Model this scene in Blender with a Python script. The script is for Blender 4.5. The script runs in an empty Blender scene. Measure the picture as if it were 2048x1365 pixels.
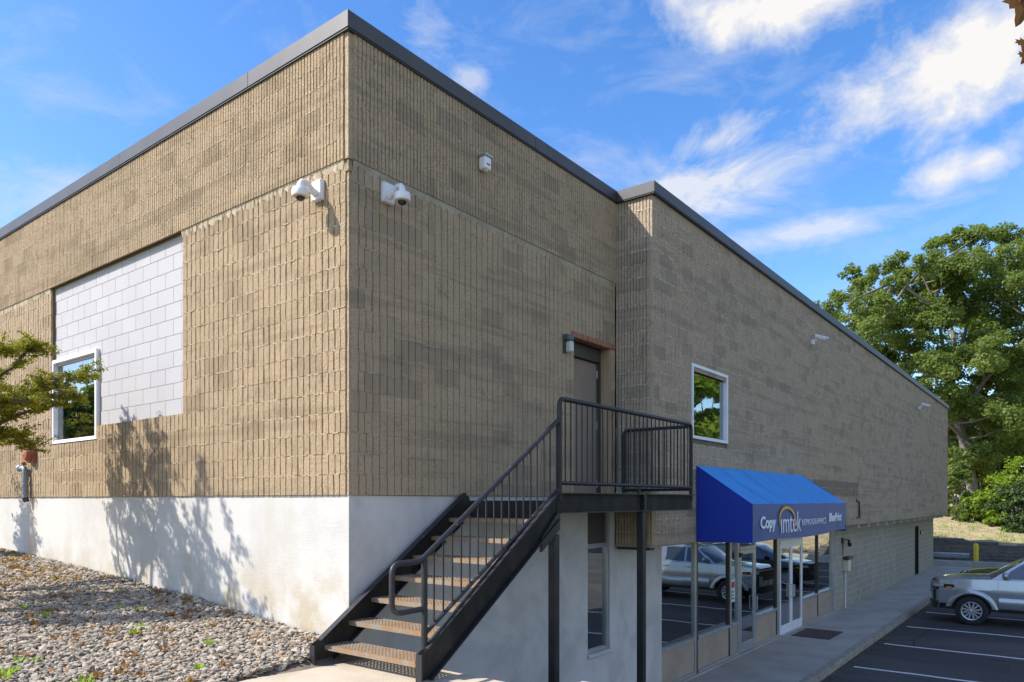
import bpy, bmesh, math, random
import numpy as np
from mathutils import Vector, Matrix
random.seed(7); RNG = np.random.default_rng(7)
PI = math.pi; R_ = math.radians
scene = bpy.context.scene
col = scene.collection

# ---------------------------------------------------------------- camera
# Asphalt of the lot is z = 0.  The near building corner stands at x = y = 0;
# the front wall runs along +X, the sunlit side wall along +Y.
FPX, CXP, HOR = 1454.6, 1024.0, 1001.5          # focal length / centre / horizon in photo pixels
CAMZ = 3.42
YAW = math.atan2(2147 - CXP, FPX)               # heading measured from +X
FW = Vector((math.cos(YAW), math.sin(YAW), 0)); RT = Vector((math.sin(YAW), -math.cos(YAW), 0))
CAM = Vector((-4.5857, -5.5312, CAMZ))
cd = bpy.data.cameras.new('camera'); cam = bpy.data.objects.new('camera', cd); col.objects.link(cam)
cam.location = CAM
cam.rotation_euler = (PI/2, 0, YAW - PI/2)
cd.sensor_fit = 'HORIZONTAL'; cd.sensor_width = 36.0
cd.lens = 36.0 * FPX / 2048.0
cd.shift_x = 0.0
cd.shift_y = (HOR - 682.5) / 2048.0
cd.clip_start = 0.05; cd.clip_end = 3000
scene.camera = cam

def at(px, py, depth):
    """a photo pixel at a given distance along the view axis"""
    p = CAM + FW*depth + RT*((px-CXP)/FPX*depth)
    return Vector((p.x, p.y, CAMZ - (py-HOR)/FPX*depth))

# ---------------------------------------------------------------- sun and sky
SUN = Vector((-1.20, 1.0, 1.45)).normalized()
SUN_EL = math.asin(SUN.z); SUN_AZ = math.atan2(SUN.x, SUN.y)
ld = bpy.data.lights.new('sun', 'SUN'); ld.energy = 3.9; ld.angle = R_(0.53); ld.color = (1.0, 0.94, 0.85)
lo = bpy.data.objects.new('sun', ld); col.objects.link(lo)
lo.rotation_euler = (-SUN).to_track_quat('-Z', 'Y').to_euler(); lo.location = (-20, 10, 30)

world = bpy.data.worlds.new('World'); scene.world = world; world.use_nodes = True
wt = world.node_tree; wn = wt.nodes; wl = wt.links; wn.clear()
def WN(t, **k):
    n = wn.new(t)
    for a, v in k.items(): setattr(n, a, v)
    return n
def wmath(op, a, b=None, c=None):
    n = WN('ShaderNodeMath', operation=op)
    for i, v in enumerate((a, b, c)):
        if v is None: continue
        if isinstance(v, (int, float)): n.inputs[i].default_value = v
        else: wl.new(v, n.inputs[i])
    return n.outputs[0]
sky = WN('ShaderNodeTexSky', sky_type='NISHITA'); sky.sun_disc = False
sky.sun_elevation = SUN_EL; sky.sun_rotation = SUN_AZ % (2*PI)
sky.air_density = 1.0; sky.dust_density = 0.8; sky.ozone_density = 1.5; sky.altitude = 100
hs = WN('ShaderNodeHueSaturation'); hs.inputs['Saturation'].default_value = 1.33; hs.inputs['Hue'].default_value = .508; hs.inputs['Value'].default_value = 1.03
wl.new(sky.outputs[0], hs.inputs['Color'])
tc = WN('ShaderNodeTexCoord'); sp = WN('ShaderNodeSeparateXYZ'); wl.new(tc.outputs['Generated'], sp.inputs[0])
az = wmath('ARCTAN2', sp.outputs[1], sp.outputs[0]); el = wmath('ARCSINE', sp.outputs[2])
def wnoise(scale, detail, rough, dist, stretch=(1, 1, 1), off=(0, 0, 0)):
    m = WN('ShaderNodeMapping'); m.inputs['Scale'].default_value = stretch; m.inputs['Location'].default_value = off
    wl.new(tc.outputs['Generated'], m.inputs[0])
    n = WN('ShaderNodeTexNoise'); n.inputs['Scale'].default_value = scale; n.inputs['Detail'].default_value = detail
    n.inputs['Roughness'].default_value = rough; n.inputs['Distortion'].default_value = dist
    wl.new(m.outputs[0], n.inputs[0]); return n.outputs[0]
nz = wnoise(10.0, 6, 0.66, 0.25, (1, 1, 1.4))
nw = wnoise(7.0, 6, 0.64, 0.55, (1, 1, 2.2), (3, 1, 2))
def pxdir(px, py):
    d = (FW + RT*((px-CXP)/FPX) + Vector((0, 0, (HOR-py)/FPX))).normalized()
    return math.atan2(d.y, d.x), math.asin(d.z)
# clouds: centre pixel, half extents, tilt in degrees, strength, softness (noise weight)
CLOUDS = [(1945, 100, 250, 110, -20, 1.3, .55), (1850, 195, 175, 55, -17, .9, .75), (1600, -5, 275, 66, -3, 1.2, .7),
          (1405, 25, 90, 75, 25, .95, .9), (1420, 285, 160, 48, -8, .85, 1.1), (1390, 372, 235, 85, -10, .8, 1.15), (1300, 340, 190, 80, 10, .45, 1.2),
          (1960, 325, 190, 50, -14, .95, .7), (1640, 458, 280, 32, -4, .7, 1.0), (1225, 310, 120, 60, 0, .4, 1.2),
          (850, 70, 65, 55, 20, .5, 1.2), (942, 158, 42, 30, 10, .55, 1.1), (40, 415, 240, 90, -15, .45, 1.2),
          (1655, 300, 45, 28, -15, .45, 1.2), (1480, 105, 200, 70, -5, .35, 1.3)]
nq = wnoise(7.5, 5, 0.56, 0.0, (1, 1, 1.15), (5, 2, 8)); NQ1 = wmath('SUBTRACT', nq, 0.5)
NZ1 = wmath('SUBTRACT', nz, 0.52); NW1 = wmath('SUBTRACT', nw, 0.52)
cx_ = WN('ShaderNodeCombineXYZ'); wl.new(wmath('MULTIPLY', az, -.93), cx_.inputs[0]); wl.new(el, cx_.inputs[1]); AE = cx_.outputs[0]
tot = None
for (px, py, hw, hh, tilt, st, kn) in CLOUDS:
    a0, e0 = pxdir(px, py)
    s = 1.0/FPX*math.cos(math.atan((px-CXP)/FPX))      # rough radians per pixel
    mp = WN('ShaderNodeMapping', vector_type='TEXTURE'); mp.inputs['Location'].default_value = (-.93*a0, e0, 0)
    mp.inputs['Rotation'].default_value = (0, 0, R_(-tilt)); mp.inputs['Scale'].default_value = (hw*s, hh*s, 1); wl.new(AE, mp.inputs[0])
    ln = WN('ShaderNodeVectorMath', operation='LENGTH'); wl.new(mp.outputs[0], ln.inputs[0])
    fall = wmath('SUBTRACT', 1.0, ln.outputs['Value'])
    if kn < .8: fall = wmath('MULTIPLY_ADD', NZ1, 2.3, fall)
    q = wmath('MULTIPLY_ADD', NQ1 if kn < .8 else NZ1 if kn < 1 else NW1, 3.1*kn, wmath('ADD', fall, max(0.0, st-1)*1.0))
    fence = WN('ShaderNodeMath', operation='MULTIPLY_ADD', use_clamp=True); wl.new(fall, fence.inputs[0]); fence.inputs[1].default_value = 1.2; fence.inputs[2].default_value = .9
    qc = WN('ShaderNodeMath', operation='MULTIPLY', use_clamp=True); wl.new(q, qc.inputs[0]); qc.inputs[1].default_value = 1.05
    q = wmath('MULTIPLY', wmath('MULTIPLY', qc.outputs[0], min(st, 1.0)), fence.outputs[0])
    tot = q if tot is None else wmath('MAXIMUM', tot, q)
# thin wisps everywhere; broken cloud cover added right of the view, mostly unseen, to whiten the fill light
wisp = wmath('MINIMUM', wmath('MULTIPLY', wmath('MAXIMUM', wmath('SUBTRACT', nw, 0.50), 0.0), 1.2), 0.3)
ng = wnoise(2.6, 4, 0.55, 0.2, (1, 1, 1.6), (7, 4, 1))
half = wmath('ADD', wmath('MULTIPLY', sp.outputs[0], 0.25), wmath('MULTIPLY', sp.outputs[1], -0.97))
half = wmath('MINIMUM', wmath('MAXIMUM', wmath('MULTIPLY', wmath('SUBTRACT', half, 0.12), 2.5), 0.0), 1.0)
bank = wmath('MULTIPLY', wmath('MINIMUM', wmath('MAXIMUM', wmath('MULTIPLY', wmath('SUBTRACT', ng, 0.40), 4.5), 0.0), 1.0), half)
tot = wmath('MAXIMUM', wmath('MAXIMUM', tot, wisp), wmath('MULTIPLY', bank, 0.95))
tot = wmath('MULTIPLY', tot, wmath('MINIMUM', wmath('MAXIMUM', wmath('MULTIPLY', sp.outputs[2], 12.0), 0.0), 1.0))
shade = WN('ShaderNodeMixRGB'); shade.inputs[1].default_value = (2.5, 2.72, 3.1, 1); shade.inputs[2].default_value = (3.5, 3.43, 3.38, 1)
wl.new(wmath('MINIMUM', wmath('MULTIPLY', tot, 1.0), 1.0), shade.inputs[0])
mixc = WN('ShaderNodeMixRGB'); wl.new(tot, mixc.inputs[0]); wl.new(hs.outputs[0], mixc.inputs[1]); wl.new(shade.outputs[0], mixc.inputs[2])
bg = WN('ShaderNodeBackground'); bg.inputs['Strength'].default_value = 0.15
wo = WN('ShaderNodeOutputWorld'); wl.new(mixc.outputs[0], bg.inputs[0]); wl.new(bg.outputs[0], wo.inputs[0])

scene.render.engine = 'CYCLES'
world.cycles.sampling_method = 'MANUAL'; world.cycles.sample_map_resolution = 256
vs = scene.view_settings; vs.view_transform = 'Standard'; vs.look = 'None'; vs.exposure = 0.88; vs.gamma = 1.0; vs.use_curve_mapping = False
scene.cycles.max_bounces = 8; scene.cycles.transparent_max_bounces = 12
scene.render.resolution_x = 1024; scene.render.resolution_y = 682

# ---------------------------------------------------------------- materials
MATS = {}
class NT:
    def __init__(s, name):
        s.m = bpy.data.materials.new(name); s.m.use_nodes = True
        s.t = s.m.node_tree; s.n = s.t.nodes; s.l = s.t.links; s.n.clear()
        s.out = s.n.new('ShaderNodeOutputMaterial'); s.b = s.n.new('ShaderNodeBsdfPrincipled')
        s.l.new(s.b.outputs[0], s.out.inputs[0])
        s.geo = s.n.new('ShaderNodeNewGeometry'); s.pos = s.geo.outputs['Position']
    def put(s, v, sock):
        if hasattr(v, 'links'): s.l.new(v, sock)
        elif isinstance(v, (tuple, list)) and len(v) == 3 and sock.type == 'RGBA': sock.default_value = (*v, 1)
        else: sock.default_value = v
    def noise(s, scale, detail=4, rough=0.55, stretch=None, dist=0.0, vec=None):
        v = vec or s.pos
        if stretch:
            m = s.n.new('ShaderNodeMapping'); m.inputs['Scale'].default_value = stretch; s.l.new(v, m.inputs[0]); v = m.outputs[0]
        n = s.n.new('ShaderNodeTexNoise'); n.inputs['Scale'].default_value = scale; n.inputs['Detail'].default_value = detail
        n.inputs['Roughness'].default_value = rough; n.inputs['Distortion'].default_value = dist
        s.l.new(v, n.inputs[0]); return n.outputs[0]
    def ramp(s, fac, lo, hi, a=0.0, b=1.0):
        n = s.n.new('ShaderNodeMapRange'); n.interpolation_type = 'SMOOTHSTEP'
        n.inputs['From Min'].default_value = lo; n.inputs['From Max'].default_value = hi
        n.inputs['To Min'].default_value = a; n.inputs['To Max'].default_value = b
        s.l.new(fac, n.inputs[0]); return n.outputs[0]
    def mix(s, fac, a, b, mode='MIX'):
        n = s.n.new('ShaderNodeMixRGB'); n.blend_type = mode
        s.put(fac, n.inputs[0]); s.put(a, n.inputs[1]); s.put(b, n.inputs[2]); return n.outputs[0]
    def math(s, op, a, b=0.0):
        n = s.n.new('ShaderNodeMath'); n.operation = op; s.put(a, n.inputs[0]); s.put(b, n.inputs[1]); return n.outputs[0]
    def bump(s, h, strength=0.5, dist=0.01, prev=None):
        n = s.n.new('ShaderNodeBump'); n.inputs['Strength'].default_value = strength; n.inputs['Distance'].default_value = dist
        s.l.new(h, n.inputs['Height'])
        if prev: s.l.new(prev, n.inputs['Normal'])
        return n.outputs[0]
    def set(s, **k):
        for a, v in k.items():
            s.put(v, s.b.inputs[{'color': 'Base Color', 'rough': 'Roughness', 'metal': 'Metallic', 'normal': 'Normal', 'coat': 'Coat Weight', 'spec': 'Specular IOR Level', 'emit': 'Emission Color', 'emits': 'Emission Strength', 'trans': 'Transmission Weight', 'alpha': 'Alpha', 'sub': 'Subsurface Weight'}[a]])
        return s.m

def plain(name, c, c2=None, scale=3.0, rough=0.7, metal=0.0, bump=0.0, bscale=60.0, coat=0.0, stretch=None, lo=.35, hi=.65, spec=0.5):
    if name in MATS: return MATS[name]
    t = NT(name)
    cc = t.mix(t.ramp(t.noise(scale, 6, .6, stretch), lo, hi), c, c2) if c2 else c
    k = dict(color=cc, rough=rough, metal=metal, coat=coat, spec=spec)
    if bump: k['normal'] = t.bump(t.noise(bscale, 5, .6), bump, 0.01)
    MATS[name] = t.set(**k); return MATS[name]

def block_mat(name, ca, cb, dark, stain=0.5, lo=.50, hi=.72, fine=1.0, ghost=False):
    t = NT(name)
    oi = t.n.new('ShaderNodeObjectInfo'); at_ = t.n.new('ShaderNodeAttribute'); at_.attribute_name = 'tone'
    rnd = t.math('FRACT', t.math('ADD', oi.outputs['Random'], at_.outputs['Fac']))
    base = t.mix(rnd, ca, cb)
    # aggregate specks
    sp1 = t.noise(46*fine, 2, .75); base = t.mix(t.ramp(sp1, .52, .66, 0, .55), base, tuple(x*1.5 for x in ca))
    base = t.mix(t.ramp(sp1, .42, .30, 0, .75), base, tuple(x*.36 for x in cb))
    sp3 = t.noise(30*fine, 1, .6, (1.3, 1.1, .9)); base = t.mix(t.ramp(sp3, .62, .72, 0, .4), base, (.30, .18, .11))
    # single dirty blocks, rain streaks and grime
    base = t.mix(t.ramp(rnd, .72, .98, 0, .55*stain), base, dark)
    st = t.noise(3.4, 5, .82, (1, 1, 1.3)); sv = t.noise(5.0, 4, .65, (1, 1, .11))
    base = t.mix(t.math('MULTIPLY', t.ramp(st, lo, hi), stain*.6), base, dark)
    base = t.mix(t.math('MULTIPLY', t.ramp(sv, .56, .74), stain*.6), base, dark)
    cb_ = t.noise(1.0, 3, .6, (.28, .28, 4.9)); base = t.mix(t.ramp(cb_, .53, .62, 0, .38*stain), base, dark)
    if ghost:     # grime outline left by a removed sign
        sx_ = t.n.new('ShaderNodeSeparateXYZ'); t.l.new(t.pos, sx_.inputs[0])
        gx_ = t.math('MULTIPLY', t.ramp(sx_.outputs[0], 13.4, 13.6), t.ramp(sx_.outputs[0], 18.15, 18.05)); gz_ = t.math('MULTIPLY', t.ramp(sx_.outputs[2], 3.50, 3.56), t.ramp(sx_.outputs[2], 3.97, 3.90))
        base = t.mix(t.math('MULTIPLY', t.math('MULTIPLY', gx_, gz_), .5), base, (.12, .10, .085))
    # pale lime bloom along the courses
    ef = t.noise(1.6, 4, .65, (1, 1, 5.0)); base = t.mix(t.ramp(ef, .66, .80, 0, .30), base, (.45, .42, .36))
    b2 = t.bump(t.noise(38*fine, 4, .72), .9, .022)
    t.set(color=base, rough=.95, normal=b2, spec=.2)
    MATS[name] = t.m; return t.m

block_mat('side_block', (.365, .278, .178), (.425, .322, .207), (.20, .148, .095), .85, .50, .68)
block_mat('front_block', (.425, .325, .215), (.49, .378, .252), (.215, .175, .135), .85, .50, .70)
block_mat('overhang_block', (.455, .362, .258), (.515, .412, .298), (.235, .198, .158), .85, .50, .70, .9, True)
t = NT('grey_cmu')
oi = t.n.new('ShaderNodeObjectInfo'); base = t.mix(oi.outputs['Random'], (.36, .335, .27), (.44, .405, .33))
base = t.mix(t.math('MULTIPLY', t.ramp(t.noise(2.2, 6, .6, (1, 1, .3)), .52, .72), .5), base, (.22, .21, .18))
base = t.mix(t.ramp(t.noise(45, 4, .7), .35, .7, 0, .5), base, (.30, .28, .235))
MATS['grey_cmu'] = t.set(color=base, rough=.95, spec=.2, normal=t.bump(t.noise(80, 5, .6), .5, .006))
t = NT('painted_cmu')
oi = t.n.new('ShaderNodeObjectInfo'); base = t.mix(oi.outputs['Random'], (.395, .383, .393), (.425, .412, .422))
base = t.mix(t.ramp(t.noise(1.3, 6, .6), .45, .7, 0, .3), base, (.36, .347, .36))
MATS['painted_cmu'] = t.set(color=base, rough=.75, normal=t.bump(t.noise(70, 5, .6), .3, .004))
t = NT('white_stucco')
base = t.mix(t.ramp(t.noise(1.1, 7, .62), .42, .68), (.53, .515, .49), (.455, .445, .425))
base = t.mix(t.ramp(t.noise(1.2, 6, .65, (1, 1, .22)), .50, .74, 0, .6), base, (.44, .41, .36))
sz = t.n.new('ShaderNodeSeparateXYZ'); t.l.new(t.pos, sz.inputs[0])
# soil splash low on the wall and rust runs below the pipe
low = t.math('MULTIPLY', t.ramp(t.noise(2.2, 5, .6), .38, .66), t.ramp(sz.outputs[2], 3.0, 2.15)); base = t.mix(t.math('MULTIPLY', low, 1.0), base, (.42, .36, .26))
pipe = t.math('MULTIPLY', t.ramp(t.math('ABSOLUTE', t.math('SUBTRACT', sz.outputs[1], 7.95)), .34, .02), t.ramp(t.noise(3, 5, .6, (1, 1, .25)), .36, .60))
base = t.mix(t.math('MULTIPLY', pipe, .75), base, (.62, .45, .25))
br = t.noise(14, 6, .65, (1, .35, 5))
MATS['white_stucco'] = t.set(color=base, rough=.9, spec=.25, normal=t.bump(t.noise(35, 5, .65), .25, .01, t.bump(br, .22, .008)))
t = NT('shade_stucco')   # weathered copy of the white stucco, its colour toned for the shaded lower front
base = t.mix(t.ramp(t.noise(1.3, 7, .65, None, .6), .38, .68), (.62, .595, .57), (.49, .47, .45))
base = t.mix(t.ramp(t.noise(6, 6, .7, (1, 1, .35), .8), .60, .76, 0, .5), base, (.44, .43, .42))
base = t.mix(t.ramp(t.noise(22, 5, .7), .68, .78, 0, .6), base, (.38, .37, .36))
MATS['shade_stucco'] = t.set(color=base, rough=.92, spec=.25, normal=t.bump(t.noise(24, 6, .65), .45, .012))
plain('mortar', (.42, .385, .31), (.33, .29, .22), 5, .95, bump=.6, bscale=90)
plain('mortar_side', (.50, .42, .30), (.40, .33, .22), 5, .95, bump=.6, bscale=90)
plain('mortar_pale', (.62, .58, .50), (.52, .48, .41), 4, .95, bump=.4, bscale=90)
plain('joint_dark', (.20, .165, .11), (.15, .12, .08), 6, .95, bump=.6)
plain('groove_side', (.185, .135, .075), (.15, .11, .06), 6, .95, bump=.6)
plain('paint_joint', (.365, .352, .368), None, rough=.8)
plain('coping', (.055, .054, .058), (.067, .066, .070), 1.5, .5, .2, bump=.04, bscale=6)
plain('coping_dark', (.03, .03, .035), None, rough=.6)
plain('roofing', (.10, .10, .10), (.14, .14, .14), 4, .95, bump=.4)
plain('white_vinyl', (.82, .83, .85), (.76, .77, .79), 3, .4)
plain('alu', (.50, .52, .54), (.44, .455, .47), 4, .38, .65)
plain('bronze', (.060, .052, .045), (.085, .072, .06), 3, .45, .3)
plain('tan_panel', (.41, .325, .245), (.345, .275, .205), 1.8, .75, bump=.15, bscale=30)
plain('dark_panel', (.055, .05, .045), (.07, .063, .055), 2, .5)
plain('black_paint', (.017, .017, .019), (.028, .028, .031), 5, .45, .0, bump=.12, bscale=40, spec=.35)
t = NT('worn_black')
base = t.mix(t.ramp(t.noise(9, 6, .7), .60, .70), (.022, .023, .028), (.15, .13, .11))
base = t.mix(t.ramp(t.noise(4, 6, .7, (1, 1, 1)), .64, .72), base, (.28, .14, .06))
MATS['worn_black'] = t.set(color=base, rough=.48, metal=.1, normal=t.bump(t.noise(50, 5, .6), .2, .004))
t = NT('web_black')     # stringer webs: dull, dusty and streaked
base = t.mix(t.ramp(t.noise(3.2, 6, .65, (1, 1, .5)), .40, .72), (.016, .0155, .014), (.045, .040, .032))
base = t.mix(t.ramp(t.noise(7, 6, .7), .68, .76), base, (.14, .085, .045))
MATS['web_black'] = t.set(color=base, rough=.7, spec=.25, normal=t.bump(t.noise(40, 5, .6), .2, .004))
t = NT('rusty_tread')
base = t.mix(t.ramp(t.noise(6, 6, .7), .36, .58), (.25, .22, .175), (.27, .165, .085))
base = t.mix(t.ramp(t.noise(22, 5, .7), .56, .70), base, (.17, .16, .145))
MATS['rusty_tread'] = t.set(color=base, rough=.8, metal=.15, normal=t.bump(t.noise(60, 5, .6), .4, .004))
t = NT('concrete')
base = t.mix(t.ramp(t.noise(1.2, 7, .62), .36, .66), (.43, .405, .36), (.34, .32, .285))
base = t.mix(t.ramp(t.noise(60, 4, .7), .45, .75, 0, .35), base, (.50, .465, .40))
base = t.mix(t.ramp(t.noise(5, 6, .7, None, 1.0), .62, .75, 0, .5), base, (.25, .235, .21))
MATS['concrete'] = t.set(color=base, rough=.93, spec=.25, normal=t.bump(t.noise(45, 6, .6), .3, .006))
plain('pad_concrete', (.50, .43, .325), (.42, .36, .27), 2.5, .93, bump=.3, bscale=50)
plain('kerb_edge', (.36, .33, .26), (.26, .24, .19), 6, .95, bump=.6, bscale=30)
t = NT('asphalt')
base = t.mix(t.ramp(t.noise(.55, 7, .62, (1, .5, 1)), .40, .66), (.052, .049, .047), (.085, .080, .075))
base = t.mix(t.ramp(t.noise(3.2, 6, .65, (.5, 2, 1), .8), .60, .78, 0, .6), base, (.15, .142, .13))
base = t.mix(t.ramp(t.noise(160, 2, .6), .60, .75, 0, .5), base, (.20, .19, .18))
vo = t.n.new('ShaderNodeTexVoronoi'); vo.feature = 'DISTANCE_TO_EDGE'; vo.inputs['Scale'].default_value = .42
wv_ = t.mix(.22, t.pos, t.n.new('ShaderNodeTexNoise').outputs['Color']); t.l.new(wv_, vo.inputs['Vector'])
base = t.mix(t.ramp(vo.outputs['Distance'], .010, .002, 0, .7), base, (.018, .017, .016))
base = t.mix(t.ramp(t.noise(.8, 3, .5, (1, .7, 1)), .66, .74, 0, .6), base, (.024, .023, .023))
MATS['asphalt'] = t.set(color=base, rough=.86, spec=.35, normal=t.bump(t.noise(140, 4, .6), .4, .005))
t = NT('line_paint')
base = t.mix(t.ramp(t.noise(14, 5, .75), .58, .68), (.72, .72, .71), (.20, .20, .20))
MATS['line_paint'] = t.set(color=base, rough=.7)
plain('soil', (.20, .155, .11), (.13, .105, .08), 6, .97, bump=.7, bscale=30)
t = NT('dry_bank')
base = t.mix(t.ramp(t.noise(1.1, 6, .65), .42, .60), (.42, .325, .20), (.31, .25, .15))
base = t.mix(t.ramp(t.noise(.7, 6, .7, (1, .8, 1)), .57, .66), base, (.10, .15, .045))
base = t.mix(t.ramp(t.noise(9, 5, .7), .56, .70, 0, .7), base, (.22, .19, .14))
MATS['dry_bank'] = t.set(color=base, rough=.97, spec=.1, normal=t.bump(t.noise(12, 6, .7), .9, .05))
plain('meadow', (.09, .12, .04), (.16, .15, .07), .4, .97, bump=.6, bscale=3)
plain('stone_grey', (.115, .110, .108), (.17, .16, .15), 2.5, .95, bump=.8, bscale=18)
plain('yellow_paint', (.80, .58, .015), (.74, .52, .015), 3, .45)
plain('galvanized', (.50, .52, .55), (.42, .44, .47), 6, .4, .7)
plain('white_plastic', (.80, .80, .81), (.74, .74, .75), 5, .38)
plain('cream_plastic', (.66, .61, .46), None, rough=.5)
plain('black_plastic', (.016, .016, .018), None, rough=.35)
plain('black_gloss', (.010, .010, .012), None, rough=.06, coat=.6)
plain('grey_pipe', (.20, .235, .26), (.26, .29, .31), 8, .45, .15)
plain('rust_red', (.36, .11, .05), (.26, .075, .04), 10, .6, .1, bump=.3)
plain('door_brown', (.30, .235, .185), (.265, .205, .165), 1.5, .5, bump=.06, bscale=20)
plain('wood_jamb', (.44, .32, .195), (.33, .23, .14), 3, .8, stretch=(3, 3, .3), bump=.25)
plain('brick_red', (.37, .185, .105), (.28, .14, .085), 9, .9, bump=.6)
plain('mat_brown', (.070, .050, .042), (.095, .068, .056), 12, .98, bump=.8, bscale=160)
plain('awning_lit_top', (.020, .265, .68), (.026, .29, .74), 2, .62)  # sky-lit copy of the awning fabric, the brightness painted into the top
plain('awning_shade_side', (.004, .030, .33), (.004, .036, .37), 2, .62)  # same fabric on the sides, shade painted in as a deeper blue
plain('sign_navy', (.036, .082, .265), (.046, .098, .30), 1.6, .5)
plain('sign_white', (.78, .80, .84), None, rough=.6)
plain('sign_gold', (.70, .40, .075), None, rough=.6)
plain('paper', (.72, .75, .74), (.66, .70, .70), 9, .8)
plain('red_ink', (.50, .06, .05), None, rough=.7)
plain('ink_grey', (.16, .18, .2), None, rough=.7)
plain('interior', (.17, .16, .15), (.20, .19, .175), 1, .9)
plain('interior_floor', (.10, .095, .09), None, rough=.5)
plain('blind', (.55, .57, .60), (.48, .50, .53), 2, .7)
plain('red_thing', (.42, .04, .04), None, rough=.5)
plain('lamp_cap', (.10, .12, .14), None, rough=.5, metal=.5)
plain('lamp_glass', (.56, .58, .52), (.48, .50, .44), 9, .3)
plain('bark', (.20, .175, .15), (.12, .105, .09), 5, .95, bump=.9, bscale=14, stretch=(3, 3, .5))
plain('bark_grey', (.22, .195, .165), (.13, .115, .10), 5, .95, bump=.9, bscale=14, stretch=(3, 3, .5))
plain('twig', (.11, .085, .07), None, rough=.9)
# glass: one pane with real mirror reflection over a tinted, see-through body
def glass(name, tint, base_refl, boost):
    t = NT(name); t.n.remove(t.b)
    fr = t.n.new('ShaderNodeFresnel'); fr.inputs[0].default_value = 1.5
    fac = t.math('MINIMUM', t.math('ADD', t.math('MULTIPLY', fr.outputs[0], boost), base_refl), .95)
    tr = t.n.new('ShaderNodeBsdfTransparent'); tr.inputs[0].default_value = (*tint, 1)
    gl = t.n.new('ShaderNodeBsdfGlossy'); gl.inputs['Color'].default_value = (.93, .96, .96, 1); gl.inputs['Roughness'].default_value = .006
    wv = t.bump(t.noise(1.1, 2, .5), .035, .05); t.l.new(wv, gl.inputs['Normal'])
    mx = t.n.new('ShaderNodeMixShader'); t.l.new(fac, mx.inputs[0]); t.l.new(tr.outputs[0], mx.inputs[1]); t.l.new(gl.outputs[0], mx.inputs[2])
    t.l.new(mx.outputs[0], t.out.inputs[0]); MATS[name] = t.m
glass('shop_glass', (.42, .45, .44), .34, 1.4)
glass('window_glass', (.84, .87, .88), .20, 1.1)
glass('car_glass', (.22, .25, .25), .05, 1.0)
# car paints
def car_paint(name, c, metal, rough):
    t = NT(name); fl = t.noise(900, 1, .5)
    MATS[name] = t.set(color=t.mix(t.ramp(fl, .4, .6), c, tuple(x*.86 for x in c)), metal=metal, rough=rough, coat=.9)
car_paint('silver_paint', (.40, .42, .44), .6, .27)
car_paint('dark_paint', (.012, .014, .018), .2, .28)
plain('tyre', (.020, .020, .021), (.030, .030, .030), 8, .85, bump=.4, bscale=60)
plain('rim_alloy', (.66, .66, .66), None, rough=.3, metal=.8)
plain('lamp_amber', (.75, .24, .03), None, rough=.2, coat=.8)
plain('lamp_clear', (.55, .58, .62), None, rough=.12, metal=.3, coat=.8)
plain('lamp_tail', (.45, .02, .02), None, rough=.2, coat=.8)
plain('seat_dark', (.03, .03, .032), None, rough=.8)

def leaf_mat(name, a, b, c, trans=.35):
    t = NT(name)
    at_ = t.n.new('ShaderNodeAttribute'); at_.attribute_name = 'tone'
    k = t.mix(t.ramp(at_.outputs['Fac'], 0, .5), a, b); k = t.mix(t.ramp(at_.outputs['Fac'], .55, 1.0), k, c)
    t.set(color=k, rough=.6, spec=.3)
    tl = t.n.new('ShaderNodeBsdfTranslucent'); t.l.new(t.mix(1.0, k, (1.5, 1.6, .6), 'MULTIPLY'), tl.inputs[0])
    mx = t.n.new('ShaderNodeMixShader'); mx.inputs[0].default_value = trans
    t.l.new(t.b.outputs[0], mx.inputs[1]); t.l.new(tl.outputs[0], mx.inputs[2]); t.l.new(mx.outputs[0], t.out.inputs[0])
    MATS[name] = t.m
leaf_mat('oak_leaf', (.10, .140, .034), (.155, .205, .055), (.24, .29, .105), .5)
leaf_mat('bright_leaf', (.13, .21, .020), (.20, .29, .028), (.27, .34, .05), .45)
leaf_mat('hedge_leaf', (.030, .055, .018), (.05, .085, .025), (.08, .12, .035), .25)
leaf_mat('pine_leaf', (.018, .035, .018), (.028, .05, .024), (.042, .07, .03), .15)
leaf_mat('shrub_leaf', (.12, .125, .016), (.24, .235, .024), (.36, .33, .05), .4)
leaf_mat('weed_leaf', (.15, .28, .03), (.25, .38, .05), (.36, .45, .10), .4)
leaf_mat('weed_brown', (.20, .085, .04), (.28, .13, .05), (.26, .19, .07), .3)
leaf_mat('maple_leaf_mat', (.13, .06, .018), (.24, .12, .02), (.24, .17, .03), .35)
t = NT('gravel_stone')
at_ = t.n.new('ShaderNodeAttribute'); at_.attribute_name = 'tone'
k = t.mix(t.ramp(at_.outputs['Fac'], 0, .35), (.16, .142, .118), (.325, .287, .232)); k = t.mix(t.ramp(at_.outputs['Fac'], .45, .8), k, (.46, .40, .315)); k = t.mix(t.ramp(at_.outputs['Fac'], .86, .95), k, (.36, .23, .125))
k = t.mix(t.ramp(t.noise(55, 4, .7), .4, .7, 0, .35), k, (.24, .205, .165))
MATS['gravel_stone'] = t.set(color=k, rough=.9, spec=.25, normal=t.bump(t.noise(70, 4, .6), .4, .006))

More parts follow.
